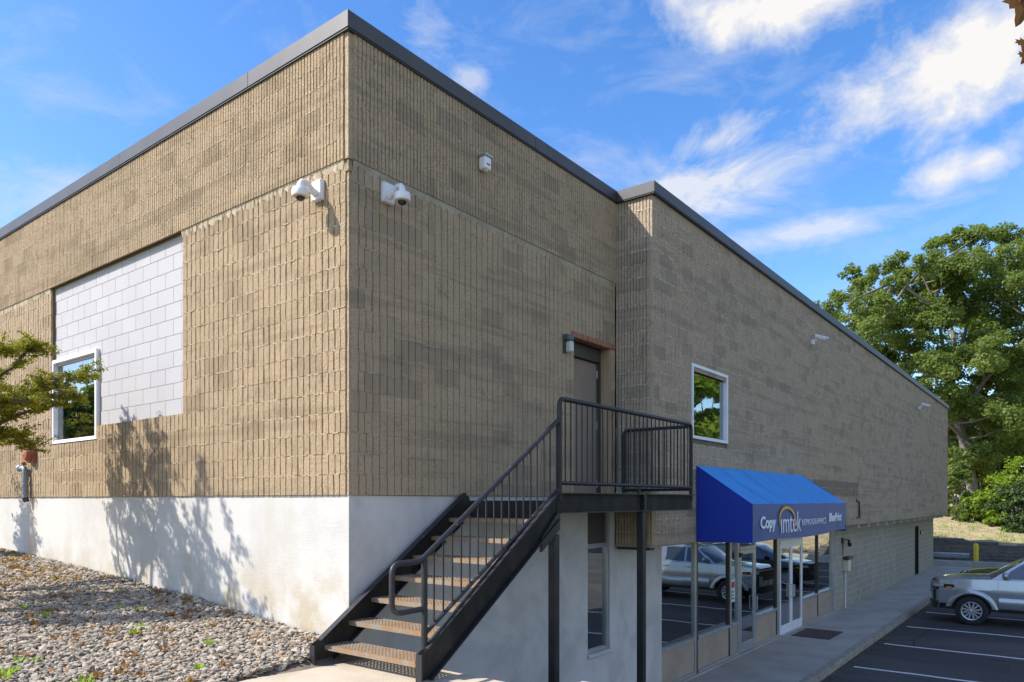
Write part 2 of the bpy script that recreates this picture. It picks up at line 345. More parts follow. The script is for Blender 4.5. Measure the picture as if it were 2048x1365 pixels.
# ---------------------------------------------------------------- mesh helpers
ORG = {}                                    # world origin of every thing
class MB:
    def __init__(s): s.v = []; s.f = []; s.mi = []; s.cur = 0
    def face(s, idx): s.f.append(tuple(idx)); s.mi.append(s.cur)
    def quad(s, a, b, c, d):
        i = len(s.v); s.v += [tuple(a), tuple(b), tuple(c), tuple(d)]; s.face((i, i+1, i+2, i+3)); return s
    def poly(s, pts):
        i = len(s.v); s.v += [tuple(p) for p in pts]; s.face(range(i, i+len(pts))); return s
    def box(s, x0, x1, y0, y1, z0, z1):
        i = len(s.v)
        s.v += [(x0,y0,z0),(x1,y0,z0),(x1,y1,z0),(x0,y1,z0),(x0,y0,z1),(x1,y0,z1),(x1,y1,z1),(x0,y1,z1)]
        for q in ((3,2,1,0),(4,5,6,7),(0,1,5,4),(1,2,6,5),(2,3,7,6),(3,0,4,7)): s.face([i+k for k in q])
        return s
    def bbox(s, x0, x1, y0, y1, z0, z1, b=.006):
        """box with bevelled edges"""
        bm = bmesh.new(); bmesh.ops.create_cube(bm, size=1)
        for v in bm.verts: v.co = Vector(((x0+x1)/2+v.co.x*(x1-x0), (y0+y1)/2+v.co.y*(y1-y0), (z0+z1)/2+v.co.z*(z1-z0)))
        bmesh.ops.bevel(bm, geom=list(bm.edges), offset=min(b, .45*min(x1-x0, y1-y0, z1-z0)), segments=1, affect='EDGES')
        s.bm(bm); return s
    def bm(s, bm, M=None):
        i = len(s.v); bm.verts.index_update()
        s.v += [tuple((M @ v.co) if M else v.co) for v in bm.verts]
        for f in bm.faces: s.face([i+v.index for v in f.verts])
        bm.free()
    def prism(s, pts, axis, a, b):
        """2-D outline (u, z) extruded along axis 'x' or 'y' (u is the other one) or 'z' (pts are x, y)"""
        def P(u, w, t): return {'x': (t, u, w), 'y': (u, t, w), 'z': (u, w, t)}[axis]
        n = len(pts); i = len(s.v)
        s.v += [P(u, w, a) for u, w in pts] + [P(u, w, b) for u, w in pts]
        s.face(range(i, i+n)); s.face(range(i+2*n-1, i+n-1, -1))
        for k in range(n): s.face((i+k, i+n+k, i+n+(k+1) % n, i+(k+1) % n))
        return s
    def tube(s, path, r, n=10, cap=True, rs=None):
        path = [Vector(p) for p in path]; i0 = len(s.v); m = len(path); pu = None
        for k, p in enumerate(path):
            d = (path[min(k+1, m-1)] - path[max(k-1, 0)]).normalized()
            if pu is None:
                pu = d.cross(Vector((0, 0, 1)) if abs(d.z) < .9 else Vector((1, 0, 0))).normalized()
            u = (pu - d*pu.dot(d)).normalized(); w = d.cross(u); pu = u
            rr = rs[k] if rs else r
            for j in range(n):
                a = 2*PI*j/n; s.v.append(tuple(p + u*(rr*math.cos(a)) + w*(rr*math.sin(a))))
        for k in range(m-1):
            for j in range(n):
                a, b = i0+k*n+j, i0+k*n+(j+1) % n; s.face((a, b, b+n, a+n))
        if cap:
            s.face([i0+j for j in range(n-1, -1, -1)]); s.face([i0+(m-1)*n+j for j in range(n)])
        return s
    def lathe(s, prof, org, axis, n=24):
        """profile of (radius, t) spun about an axis through org"""
        org = Vector(org); ax = Vector(axis).normalized()
        u = ax.cross(Vector((0, 0, 1)) if abs(ax.z) < .9 else Vector((1, 0, 0))).normalized(); w = ax.cross(u)
        i0 = len(s.v); m = len(prof)
        for r, t in prof:
            for j in range(n):
                a = 2*PI*j/n; s.v.append(tuple(org + ax*t + u*(r*math.cos(a)) + w*(r*math.sin(a))))
        for k in range(m-1):
            for j in range(n):
                a, b = i0+k*n+j, i0+k*n+(j+1) % n; s.face((a, b, b+n, a+n))
        return s
    def grid(s, rows):
        i0 = len(s.v); m, n = len(rows), len(rows[0])
        for r in rows: s.v += [tuple(p) for p in r]
        for a in range(m-1):
            for b in range(n-1): s.face((i0+a*n+b, i0+a*n+b+1, i0+(a+1)*n+b+1, i0+(a+1)*n+b))
        return s
    def mesh(s, name, mats, org=(0, 0, 0), smooth=0.0):
        me = bpy.data.meshes.new(name); o = org
        me.from_pydata([(x-o[0], y-o[1], z-o[2]) for x, y, z in s.v], [], s.f)
        for m in (mats if isinstance(mats, (list, tuple)) else [mats]): me.materials.append(MATS[m])
        if max(s.mi, default=0): me.polygons.foreach_set('material_index', s.mi)
        me.update()
        if smooth:
            me.shade_smooth(); me.set_sharp_from_angle(angle=R_(smooth))
        return me
    def recalc(s):
        bm = bmesh.new(); vs_ = [bm.verts.new(v) for v in s.v]
        for f in s.f:
            try: bm.faces.new([vs_[k] for k in f])
            except ValueError: pass
        bmesh.ops.remove_doubles(bm, verts=bm.verts, dist=1e-5)
        bmesh.ops.recalc_face_normals(bm, faces=bm.faces); bm.verts.index_update()
        s.v = [tuple(v.co) for v in bm.verts]; s.f = [tuple(v.index for v in f.verts) for f in bm.faces]; s.mi = [0]*len(s.f); bm.free(); return s
    def build(s, name, mats, parent=None, smooth=0.0, kind=None, label=None):
        root = parent
        while root is not None and root.parent is not None: root = root.parent
        org = ORG.get(root.name, (0, 0, 0)) if root is not None else (0, 0, 0)
        o = bpy.data.objects.new(name, s.mesh(name, mats, org, smooth)); col.objects.link(o)
        if parent is not None: o.parent = parent
        if kind: o['kind'] = kind
        if label: o['label'] = label
        return o

def big_mesh(name, V, F, mat, tone=None, org=(0, 0, 0), nper=4):
    """fast mesh from numpy: V (n,3), F (m,nper)"""
    me = bpy.data.meshes.new(name); V = np.asarray(V, np.float32) - np.asarray(org, np.float32); F = np.asarray(F, np.int32)
    me.vertices.add(len(V)); me.vertices.foreach_set('co', V.ravel())
    me.loops.add(F.size); me.loops.foreach_set('vertex_index', F.ravel())
    me.polygons.add(len(F)); me.polygons.foreach_set('loop_start', np.arange(0, F.size, nper, dtype=np.int32)); me.polygons.foreach_set('loop_total', np.full(len(F), nper, np.int32))
    me.update(calc_edges=True); me.materials.append(MATS[mat])
    if tone is not None:
        a = me.attributes.new('tone', 'FLOAT', 'FACE'); a.data.foreach_set('value', np.asarray(tone, np.float32))
    me.validate(); me.shade_flat(); return me
def thing(name, label, cat, loc, group=None):
    o = bpy.data.objects.new(name, None); col.objects.link(o); o.location = loc; o.empty_display_size = .2
    o['label'] = label; o['category'] = cat
    if group: o['group'] = group
    ORG[o.name] = tuple(loc); return o
def tag(o, label, cat, group=None):
    o['label'] = label; o['category'] = cat
    if group: o['group'] = group
    return o
def inst(name, me, parent, loc, rz=0.0):
    o = bpy.data.objects.new(name, me); col.objects.link(o); o.parent = parent; o.location = loc
    if rz: o.rotation_euler = (0, 0, rz)
    return o
def rect_holes(x0, x1, z0, z1, holes):
    """split a rectangle into rectangles that leave the holes free"""
    xs = sorted({x0, x1, *[h[0] for h in holes], *[h[1] for h in holes]}); out = []
    for a, b in zip(xs, xs[1:]):
        cuts = sorted([(h[2], h[3]) for h in holes if h[0] < b-1e-6 and h[1] > a+1e-6]); z = z0
        for c, d in cuts:
            if c > z+1e-6: out.append((a, b, z, c))
            z = max(z, d)
        if z < z1-1e-6: out.append((a, b, z, z1))
    return out
def arc(c, r, a0, a1, n, plane='xz', k=0.0):
    return [(c[0]+r*math.cos(a0+(a1-a0)*i/n), c[1]+r*math.sin(a0+(a1-a0)*i/n)) for i in range(n+1)]

# ================================================================ SETTING
# ground sheet to the horizon
m = MB(); m.cur = 0
m.quad((-900, -900, -.06), (900, -900, -.06), (900, 900, -.06), (-900, 900, -.06))
g = m.build('ground', 'meadow'); g['kind'] = 'structure'
m = MB(); m.box(.6, 37.55, -24, -1.74, -.3, 0); m.box(37.55, 70, -24, -7.5, -.3, 0.0)
lot = m.build('asphalt_lot', 'asphalt'); lot['kind'] = 'structure'
for i, x in enumerate([5.55, 8.55, 11.58, 14.56, 17.6, 20.75, 23.75, 26.75, 29.75, 32.75]):
    m = MB(); n = 14; w = .052; pts = []
    for k in range(n+1):
        y = -1.95 - k*(4.7/n); dx = .012*math.sin(k*1.7+i) + (.05*math.exp(-k*.9) if i % 2 else -.03*math.exp(-k*.9)) + .035*(-1-y)*.0
        pts.append((x+dx-w, x+dx+w, y))
    for a, b in zip(pts, pts[1:]): m.quad((a[0], a[2], .004), (b[0], b[2], .004), (b[1], b[2], .004), (a[1], a[2], .004))
    m.build('painted_line', 'line_paint', lot)
# sidewalk with control joints between its slabs and a worn kerb edge
side = MB(); side.box(2.2, 37.5, -1.70, .30, -.3, .115); side = side.build('sidewalk', 'concrete'); side['kind'] = 'structure'
xs = [2.2, 5.2, 8.3, 11.4, 14.5, 17.6, 20.7, 23.8, 26.9, 30.0, 33.1, 37.5]
for a, b in zip(xs, xs[1:]):
    m = MB(); m.bbox(a+.004, b-.004, -1.585, .28, .116, .14, .004); m.build('slab', 'concrete', side)
for i in range(20):
    a = 2.2 + i*1.765; m = MB(); bm = bmesh.new(); bmesh.ops.create_cube(bm, size=1)
    bmesh.ops.subdivide_edges(bm, edges=[e for e in bm.edges if abs(e.verts[0].co.x-e.verts[1].co.x) > .5], cuts=7)
    bmesh.ops.bevel(bm, geom=[e for e in bm.edges if e.verts[0].co.y < -.4 and e.verts[1].co.y < -.4 and e.verts[0].co.z > .4 and e.verts[1].co.z > .4], offset=.10, segments=2, affect='EDGES')
    for v in bm.verts:
        q = v.co; v.co = Vector((a+.8825+q.x*1.759, -1.665+q.y*.15+random.uniform(-.006, .006), -.055+q.z*.39+random.uniform(-.004, .004)))
    m.bm(bm); m.build('kerb_stone', 'kerb_edge', side, smooth=50)

# upper gravel bed beside the building
def gz(x, y):
    z = 2.03 + .085*y - (.0028*y*y if y > 0 else 0) + .065*min(x, 0)
    return max(z, 1.74 + .02*(z-1.74)) if z < 1.74 else z
rows = []
for i in range(33):
    x = -16 + i*.5; rows.append([])
    for j in range(57):
        y = -12 + j*.5; rows[-1].append((x+.03 if i == 32 else x, y, (gz(x, y) - .03) if not (-3.2 < x and -2.6 < y < -.1) else min(gz(x, y)-.03, 1.80)))
m = MB(); m.grid([[tuple(p) for p in r] for r in rows])
terr = m.build('gravel_terrace', 'soil', smooth=60); terr['kind'] = 'structure'
# retaining wall that carries the terrace above the lot
rw = thing('retaining_wall', 'low concrete retaining wall holding the gravel terrace beside the stair foot', 'wall', (.08, -6, 0))
m = MB(); m.box(.03, .24, -12, -2.45, -.05, 1.90); m.build('wall_body', 'concrete', rw)
m = MB(); m.bbox(.0, .30, -12.0, -2.46, 1.901, 2.0, .015); m.build('cap', 'concrete', rw)
pad = thing('concrete_pad', 'tan concrete pad under the foot of the black metal stairs', 'pad', (-.7, -1.2, 0))
m = MB(); m.bbox(-2.9, .16, -2.42, -.035, -.05, 1.92, .02); m.build('slab', 'pad_concrete', pad)

# ---- gravel: thousands of loose stones
def in_view(x, y, z, mg=90):
    d = (x-CAM.x)*FW.x + (y-CAM.y)*FW.y; l = (x-CAM.x)*RT.x + (y-CAM.y)*RT.y
    ok = d > .8; px = CXP + FPX*l/np.where(ok, d, 1); py = HOR - FPX*(z-CAMZ)/np.where(ok, d, 1)
    return ok & (px > -mg*2.2) & (px < 2048+mg) & (py < 1365+mg*1.4)
gzv = np.vectorize(gz)
N = 150000
gx = RNG.uniform(-4.6, -.015, N); gy = RNG.uniform(-.03, 11.0, N); zz = gzv(gx, gy)
keep = in_view(gx, gy, zz); gx, gy, zz = gx[keep], gy[keep], zz[keep]
depth = (gx-CAM.x)*FW.x + (gy-CAM.y)*FW.y
keep = RNG.random(len(gx)) < np.clip(1.35 - depth*.07, .38, 1); gx, gy, zz = gx[keep], gy[keep], zz[keep]
ico = bmesh.new(); bmesh.ops.create_icosphere(ico, subdivisions=1, radius=1); ico.verts.index_update()
IV = np.array([v.co[:] for v in ico.verts]); IF = np.array([[v.index for v in f.verts] for f in ico.faces]); ico.free()
n = len(gx); sc = RNG.gamma(4, .0037, n)[:, None, None] + .0075
ax = np.stack([RNG.uniform(.75, 1.35, n), RNG.uniform(.7, 1.1, n), RNG.uniform(.32, .66, n)], 1)[:, None, :]
P = IV[None]*(1+RNG.normal(0, .13, (n, len(IV), 1)))*ax*sc
th = RNG.uniform(0, 2*PI, n); tl = RNG.normal(0, .35, n)
c, s_ = np.cos(tl)[:, None], np.sin(tl)[:, None]; P = np.stack([P[..., 0]*c - P[..., 2]*s_, P[..., 1], P[..., 0]*s_ + P[..., 2]*c], -1)
c, s_ = np.cos(th)[:, None], np.sin(th)[:, None]; P = np.stack([P[..., 0]*c - P[..., 1]*s_, P[..., 0]*s_ + P[..., 1]*c, P[..., 2]], -1)
P += np.stack([gx, gy, zz + RNG.uniform(-.028, .018, n)], 1)[:, None, :]
P[..., 0] = np.minimum(P[..., 0], .012)
FF = (IF[None] + (np.arange(n)*len(IV))[:, None, None]).reshape(-1, 3)
me = big_mesh('loose_gravel', P.reshape(-1, 3), FF, 'gravel_stone', np.repeat(RNG.random(n), len(IF)), nper=3)
o = bpy.data.objects.new('loose_gravel', me); col.objects.link(o); o['kind'] = 'stuff'; tag(o, 'loose grey and tan gravel stones spread along the white foundation', 'gravel')
# small weeds in the gravel
def weeds(name, n, mat, label, spots, size):
    V, F, T = [], [], []
    for (x, y) in spots:
        z = gz(x, y); k = random.randint(8, 20); h = random.uniform(.6, 1.4)*size
        for _ in range(k):
            a = random.uniform(0, 2*PI); r = random.uniform(0, .8)*size; bx_, by_ = x+r*math.cos(a), y+r*math.sin(a)
            if bx_ > -.03: continue
            d = Vector((math.cos(a)*random.uniform(.2, 1), math.sin(a)*random.uniform(.2, 1), random.uniform(.4, 1.2))).normalized()*h
            sd = Vector((-d.y, d.x, 0)).normalized()*h*random.uniform(.10, .22); b = Vector((bx_, by_, z)); i = len(V)
            V += [tuple(b), tuple(b+d*.55+sd), tuple(b+d), tuple(b+d*.55-sd)]; F.append((i, i+1, i+2, i+3)); T.append(random.random())
    o = bpy.data.objects.new(name, big_mesh(name, V, F, mat, T)); col.objects.link(o); o['kind'] = 'stuff'; tag(o, label, 'weeds')
sp_g = [(random.uniform(-3.4, -.1), random.uniform(0, 9)) for _ in range(46)] + [(-2.35+random.gauss(0, .16), 1.35+random.gauss(0, .16)) for _ in range(7)] + [(-2.1+random.gauss(0, .1), .75+random.gauss(0, .12)) for _ in range(5)]
weeds('green_weeds', 60, 'weed_leaf', 'small bright green weeds sprouting between the gravel stones', sp_g, .06)
sp_b = [(random.uniform(-3.0, -.05), random.uniform(0, 9.5)) for _ in range(170)] + [(random.uniform(-1.6, -.1), random.uniform(5, 9)) for _ in range(90)]
weeds('brown_weeds', 90, 'weed_brown', 'rusty brown dried weeds scattered over the gravel', sp_b, .06)

# ================================================================ BUILDING
ZB, ZL, ZC, ZT = 3.473, 6.719, 7.943, 8.107
X1, Y2, XE, ZO = 5.163, -.621, 36.95, 2.74
bld = thing('commercial_building', 'two-storey building of tan ribbed concrete block with grey roof coping and white base', 'building', (0, 0, 0))

def block_mesh(name, L, H, nr, gw, gd, jit, dj, mat, seed, mid=False):
    r = random.Random(seed); m = MB(); p = L/nr; e = gw*.30; cols = []
    zs = [.0024, H*.5, H-.0024] if mid else [.0013, H-.0013]
    for i in range(nr):
        a, b = i*p+gw*r.uniform(.36, .66), (i+1)*p-gw*r.uniform(.36, .66); rib = r.uniform(-dj, dj)*.5
        for kind, u in (('b', a-e), ('f', a), ('f', b), ('b', b+e)):
            cc = []
            for z in zs:
                uu = u + (r.uniform(-jit, jit) if kind == 'f' else 0); d = gd if kind == 'b' else rib + r.uniform(-dj, dj)
                cc.append((uu, d, z))
            cols.append((kind, cc))
    cols[0][1][:] = [(0.0, gd, z) for z in zs]; cols[-1][1][:] = [(L, gd, z) for z in zs]
    n = len(zs)
    for _, cc in cols: m.v += cc
    for k in range(len(cols)-1):
        for q in range(n-1): m.face((k*n+q, (k+1)*n+q, (k+1)*n+q+1, k*n+q+1))
    for i in range(nr):                         # top and bottom ledges of each rib
        A, B = 4*i+1, 4*i+2
        for q, s in ((0, 1), (n-1, -1)):
            fa, fb = A*n+q, B*n+q; k = len(m.v)
            m.v += [(m.v[fa][0], gd+.008, m.v[fa][2]), (m.v[fb][0], gd+.008, m.v[fb][2])]
            m.face((fa, k, k+1, fb) if s > 0 else (fa, fb, k+1, k))
    return m.mesh(name, mat)
def rib_set(tagname, mat, H, pitch, gw, gd, jit, dj, mid=False, nv=6):
    """meshes for blocks of 1..4 (or 2..8) ribs, several variants each"""
    full = round(.4/pitch); S = {}
    for nr in range(1, full+1):
        S[nr] = [block_mesh(tagname, nr*pitch, H, nr, gw, gd, jit, dj, mat, hash((nr, k, 11)) & 0xffff, mid) for k in range(nv if nr in (full, full//2) else 2)]
    return S, pitch, full
def mesh_np(me):
    v = np.empty(len(me.vertices)*3, np.float32); me.vertices.foreach_get('co', v)
    f = np.array([p.vertices[:] for p in me.polygons], np.int32); return v.reshape(-1, 3), f
NPC = {}
def lay(wall, name, S, u0, u1, z0, nc, ch, holes, plane, side, limit, phase=0.0, maxu_obj=1e9):
    """running-bond blocks: the nearest ones objects, the rest one part of kind stuff"""
    sets, pitch, full = S; items = []
    for k in range(nc):
        z = z0 + k*ch; off = phase + (.2 if k % 2 else 0)
        segs = [(u0, u1)]
        for (a, b, c, d) in holes:
            if c < z+ch*.55 and d > z+ch*.45:
                ns = []
                for (s, e) in segs:
                    if b <= s or a >= e: ns.append((s, e)); continue
                    if a > s+.03: ns.append((s, a))
                    if b < e-.03: ns.append((b, e))
                segs = ns
        for (s, e) in segs:
            b0 = math.floor((s-off)/.4)*.4 + off
            cuts = [s] + [b0+i*.4 for i in range(1, int((e-b0)/.4)+2) if s+.06 < b0+i*.4 < e-.06] + [e]
            for a, b in zip(cuts, cuts[1:]): items.append((a, b, z))
    def dist(it):
        u = (it[0]+it[1])/2; p = Vector((plane, u, it[2])) if side else Vector((u, plane, it[2])); return (p-CAM).length
    items.sort(key=dist); rest = []
    for i, (a, b, z) in enumerate(items):
        nr = max(1, min(full, round((b-a)/pitch))); vs_ = sets[nr]; vi = random.randrange(len(vs_)); me = vs_[vi]; sx = (b-a)/(nr*pitch)
        loc = (plane, b, z) if side else (a, plane, z)
        if i < limit and b < maxu_obj:
            o = inst(name, me, wall, loc, -PI/2 if side else 0); o.scale = (sx, 1, 1)
        else: rest.append((me, loc, sx))
    if rest:
        V, F, T, base = [], [], [], 0
        for me, loc, sx in rest:
            if me.name not in NPC: NPC[me.name] = mesh_np(me)
            v, f = NPC[me.name]; w = v.copy(); w[:, 0] *= sx
            if side: w = np.stack([w[:, 1], -w[:, 0], w[:, 2]], 1)
            V.append(w + np.array(loc, np.float32)); F.append(f+base); base += len(v); T.append(np.full(len(f), random.random()))
        me2 = big_mesh(name+'_courses', np.concatenate(V), np.concatenate(F), rest[0][0].materials[0].name if False else MATKEY[name], np.concatenate(T))
        o = inst(name+'_courses', me2, wall, (0, 0, 0)); o['kind'] = 'stuff'
MATKEY = {}
def joints(wall, u0, u1, z0, nc, ch, holes, plane, side, pitch, gw, mat, depth=.006, miss=.12, h=.0085):
    V, F = [], []; n = int((u1-u0)/pitch)
    for k in range(nc+1):
        z = z0 + k*ch
        if k in (0, nc): continue
        for i in range(n):
            a = u0+i*pitch+gw*.5; b = a+pitch-gw
            if random.random() < miss: continue
            if any(h_[0] < b and h_[1] > a and h_[2] < z+.02 and h_[3] > z-.02 for h_ in holes): continue
            d0 = depth+random.uniform(-.006, .006); d1 = .034; hh = h*random.uniform(.6, 1.15); i0 = len(V)
            for (u, d, zz_) in ((a, d0, z-hh), (b, d0, z-hh), (b, d0, z+hh), (a, d0, z+hh), (a, d1, z-hh), (b, d1, z-hh), (b, d1, z+hh), (a, d1, z+hh)):
                V.append((plane+d, u, zz_) if side else (u, plane+d, zz_))
            F += [(i0, i0+1, i0+2, i0+3), (i0+3, i0+2, i0+6, i0+7), (i0, i0+4, i0+5, i0+1)]
    o = inst('mortar', big_mesh('mortar', V, F, mat), wall, (0, 0, 0)); o['kind'] = 'stuff'

# ---- meshes of the three block types
SIDE4 = rib_set('ribbed_block', 'side_block', .2029, .1, .017, .027, .003, .0024, True)
SIDE8 = rib_set('fluted_block', 'side_block', .204, .05, .013, .022, .0016, .0012)
FRNT4 = rib_set('ribbed_block', 'front_block', .2029, .1, .014, .026, .0022, .0016)
FRNT8 = rib_set('fluted_block', 'front_block', .204, .05, .013, .022, .0015, .0012)
OVER8 = rib_set('fluted_block', 'overhang_block', .2001, .05, .013, .022, .0015, .0012)

# ---- side wall (sunlit, faces -X)
PATCH = (3.11, 7.085, ZB+5*.2029, ZL); WINL = (5.50, 7.085, ZB+4*.2029, ZB+5*.2029)
m = MB()
for a, b, c, d in rect_holes(.02, 16, ZB-.002, ZC, [PATCH, WINL]): m.box(.031, .22, a, b, c, d)
sw = m.build('side_wall', 'groove_side', bld)
MATKEY['ribbed_block'] = 'side_block'; MATKEY['fluted_block'] = 'side_block'
lay(sw, 'ribbed_block', SIDE4, .042, 16, ZB, 16, .2029, [PATCH, WINL], 0, True, 300)
lay(sw, 'fluted_block', SIDE8, .042, 16, ZL, 6, .204, [], -.028, True, 150)
joints(sw, .042, 16, ZB, 16, .2029, [PATCH, WINL], 0, True, .1, .017, 'mortar_side', -.001, .3, .005)
joints(sw, .042, 16, ZL, 6, .204, [], -.028, True, .05, .013, 'mortar_side', .0, .35, .005)
# ---- front wall (shaded, faces -Y)
DOOR = (3.998, 5.03, ZB-.01, 5.785)
m = MB()
for a, b, c, d in rect_holes(.22, X1-.001, ZB-.002, ZC, [DOOR]): m.box(a, b, .031, .22, c, d)
fw = m.build('front_wall', 'joint_dark', bld)
MATKEY['ribbed_block'] = 'front_block'; MATKEY['fluted_block'] = 'front_block'
lay(fw, 'ribbed_block', FRNT4, .042, X1-.01, ZB, 16, .2029, [DOOR], 0, False, 300)
lay(fw, 'fluted_block', FRNT8, .042, X1-.01, ZL, 6, .204, [], -.028, False, 150)
joints(fw, .042, X1-.01, ZB, 16, .2029, [DOOR], 0, False, .1, .014, 'mortar', -.0015, .35, .005)
joints(fw, .042, X1-.01, ZL, 6, .204, [], -.028, False, .05, .013, 'mortar', -.0015, .4, .005)
# corner strip: the recessed quoin edge with its pale arris
m = MB(); m.box(.016, .10, .016, .10, ZB, ZL-.11); m.box(-.012, .08, -.012, .08, ZL+.002, ZC); m.build('corner_strip', 'front_block', bld)
m = MB(); m.box(.002, .06, .002, .06, ZL-.11, ZL-.001); m.build('corner_cap', 'side_block', bld)
# sloppy mortar band under the projecting upper courses
def band(side, u0, u1, name, mat):
    m = MB(); u = u0; n = int((u1-u0)/.035); z1 = ZL+.0
    pts = [(u0+i*(u1-u0)/n, z1-random.uniform(.03, .10)) for i in range(n+1)]
    for (a, za), (b, zb) in zip(pts, pts[1:]):
        d = -.004
        def P(u_, z_, dd): return (dd, u_, z_) if side else (u_, dd, z_)
        q = [P(a, z1, d-.012), P(b, z1, d-.012), P(b, zb, d+.003), P(a, za, d+.003)]
        m.quad(*(q if side else q[::-1])); m.quad(P(a, za, d+.003), P(b, zb, d+.003), P(b, zb, .03), P(a, za, .03))
    m.build(name, mat, bld)
band(True, .05, 3.11, 'mortar_band', 'mortar_side'); band(True, 7.09, 16, 'mortar_band', 'mortar_side'); band(False, .05, X1-.02, 'mortar_band', 'mortar')

# ---- overhanging block wall further along
rwall = MB(); rwall.box(X1+.031, X1+.2, Y2+.05, -.001, ZO+.004, ZC); rwall = rwall.build('return_wall', 'joint_dark', bld)
MATKEY['fluted_block'] = 'overhang_block'
lay(rwall, 'fluted_block', OVER8, Y2+.05, -.004, ZO, 26, .2001, [], X1, True, 60)
joints(rwall, Y2+.05, -.004, ZO, 26, .2001, [], X1, True, .05, .01, 'mortar_pale', -.002, .25, .007)
WINR = (6.53, 8.10, ZO+8*.2001+.1, ZO+14*.2001+.12)
WINR = (6.53, 8.10, 4.43, 5.66)
m = MB()
for a, b, c, d in rect_holes(X1+.05, XE, ZO+.004, ZC, [WINR]): m.box(a, b, Y2+.031, Y2+.2, c, d)
ow = m.build('overhang_wall', 'joint_dark', bld)
WINH = (6.53, 8.10, ZO+8*.2001, ZO+15*.2001)
lay(ow, 'fluted_block', OVER8, X1+.05, XE, ZO, 26, .2001, [(6.53, 8.10, 4.43, 5.62)], Y2, False, 300)
joints(ow, X1+.05, XE, ZO, 26, .2001, [WINR], Y2, False, .05, .01, 'mortar_pale', -.002, .35, .008)
m = MB(); m.box(X1+.012, X1+.07, Y2+.012, Y2+.07, ZO+.002, ZC); m.build('corner_strip', 'overhang_block', bld)
m = MB(); m.box(X1+.004, XE, Y2+.03, .02, ZO-.02, ZO+.003); m.build('soffit', 'grey_cmu', bld)
for i in range(14):
    x = 18.6+i*1.35; m = MB(); m.bbox(x, x+.16, Y2+.10, -.012, ZO-.14, ZO-.021, .006); m.build('soffit_bracket', 'mortar_pale', bld)
m = MB(); m.box(X1+.0, X1+.16, Y2+.05, -.02, ZO-.06, ZO-.021); m.build('steel_lintel', 'coping_dark', bld)

# ---- foundation stucco
m = MB(); m.box(.022, .25, .022, 16, -.05, ZB-.001); m.build('side_foundation', 'white_stucco', bld)
LWIN = (4.396, 5.03, 1.185, 3.32)
m = MB()
for a, b, c, d in rect_holes(.25, 6.78, -.05, ZB-.004, [LWIN]): m.box(a, b, .022, .25, c, d)
m.box(.0221, .25, .0215, .022, -.05, ZB-.004)
m.build('front_foundation', 'shade_stucco', bld)
# ---- grey lower block wall behind the sidewalk
LDOOR = (31.62, 32.62, .14, 2.32)
m = MB()
for a, b, c, d in rect_holes(18.2, XE, -.05, ZO, [LDOOR]): m.box(a, b, .007, .22, c, d)
lw = m.build('lower_wall', 'mortar_pale', bld)
cm = MB(); cm.bbox(.006, .394, 0, .05, .0065, .1935, .004); cm = cm.mesh('smooth_block', 'grey_cmu')
ch_ = MB(); ch_.bbox(.006, .194, 0, .05, .0065, .1935, .004); ch_ = ch_.mesh('smooth_block', 'grey_cmu')
items = []
for k in range(13):
    z = .14+k*.2; off = .2 if k % 2 else 0; x = 18.2 - off
    while x < XE-.02:
        a, b = max(x, 18.2), min(x+.4, XE); x += .4
        if LDOOR[0] < b-.01 and LDOOR[1] > a+.01 and z < LDOOR[3]-.1:
            if a < LDOOR[0]: b = LDOOR[0]
            elif b > LDOOR[1]: a = LDOOR[1]
            else: continue
        if b-a > .05: items.append((a, b, z))
items.sort(); rest = MB()
for i, (a, b, z) in enumerate(items):
    if i < 300:
        o = inst('smooth_block', cm if b-a > .3 else ch_, lw, (a, 0, z)); o.scale = ((b-a)/(.4 if b-a > .3 else .2), 1, 1)
    else: rest.box(a+.006, b-.006, 0, .05, z+.0065, z+.1935)
o = rest.build('smooth_block_courses', 'grey_cmu', lw); o['kind'] = 'stuff'
ld_ = MB(); ld_.box(LDOOR[0], LDOOR[1], .20, .24, .14, 2.32); ld_ = ld_.build('door', 'bronze', bld)
m = MB(); m.tube([(31.75, .19, 1.1), (31.75, .13, 1.1), (31.87, .13, 1.1)], .012, 6); m.build('handle', 'alu', ld_)
m = MB(); m.box(LDOOR[0], LDOOR[0]+.05, .0, .19, .14, 2.32); m.box(LDOOR[1]-.05, LDOOR[1], .0, .19, .14, 2.32); m.box(LDOOR[0]+.05, LDOOR[1]-.05, .0, .19, 2.27, 2.32); m.build('frame', 'black_paint', ld_)
# ---- shell behind: roof, rear and end walls, upper floor
m = MB(); m.box(.23, XE-.2, .23, 15.8, 7.70, 7.82); m.box(X1+.3, XE-.2, Y2+.21, .229, 7.70, 7.82); m.build('roof', 'roofing', bld)
m = MB(); m.box(.25, XE, 15.8, 16, -.05, ZC); m.build('rear_wall', 'grey_cmu', bld)
m = MB(); m.box(XE-.2, XE+.001, .05, 15.79, -.05, ZC-.001); m.box(XE-.2, XE+.001, Y2+.06, .049, ZO+.01, ZC-.001); m.build('end_wall', 'grey_cmu', bld)
m = MB(); m.box(.26, XE-.21, .26, 15.7, 3.1, 3.3); m.build('upper_floor', 'interior_floor', bld)
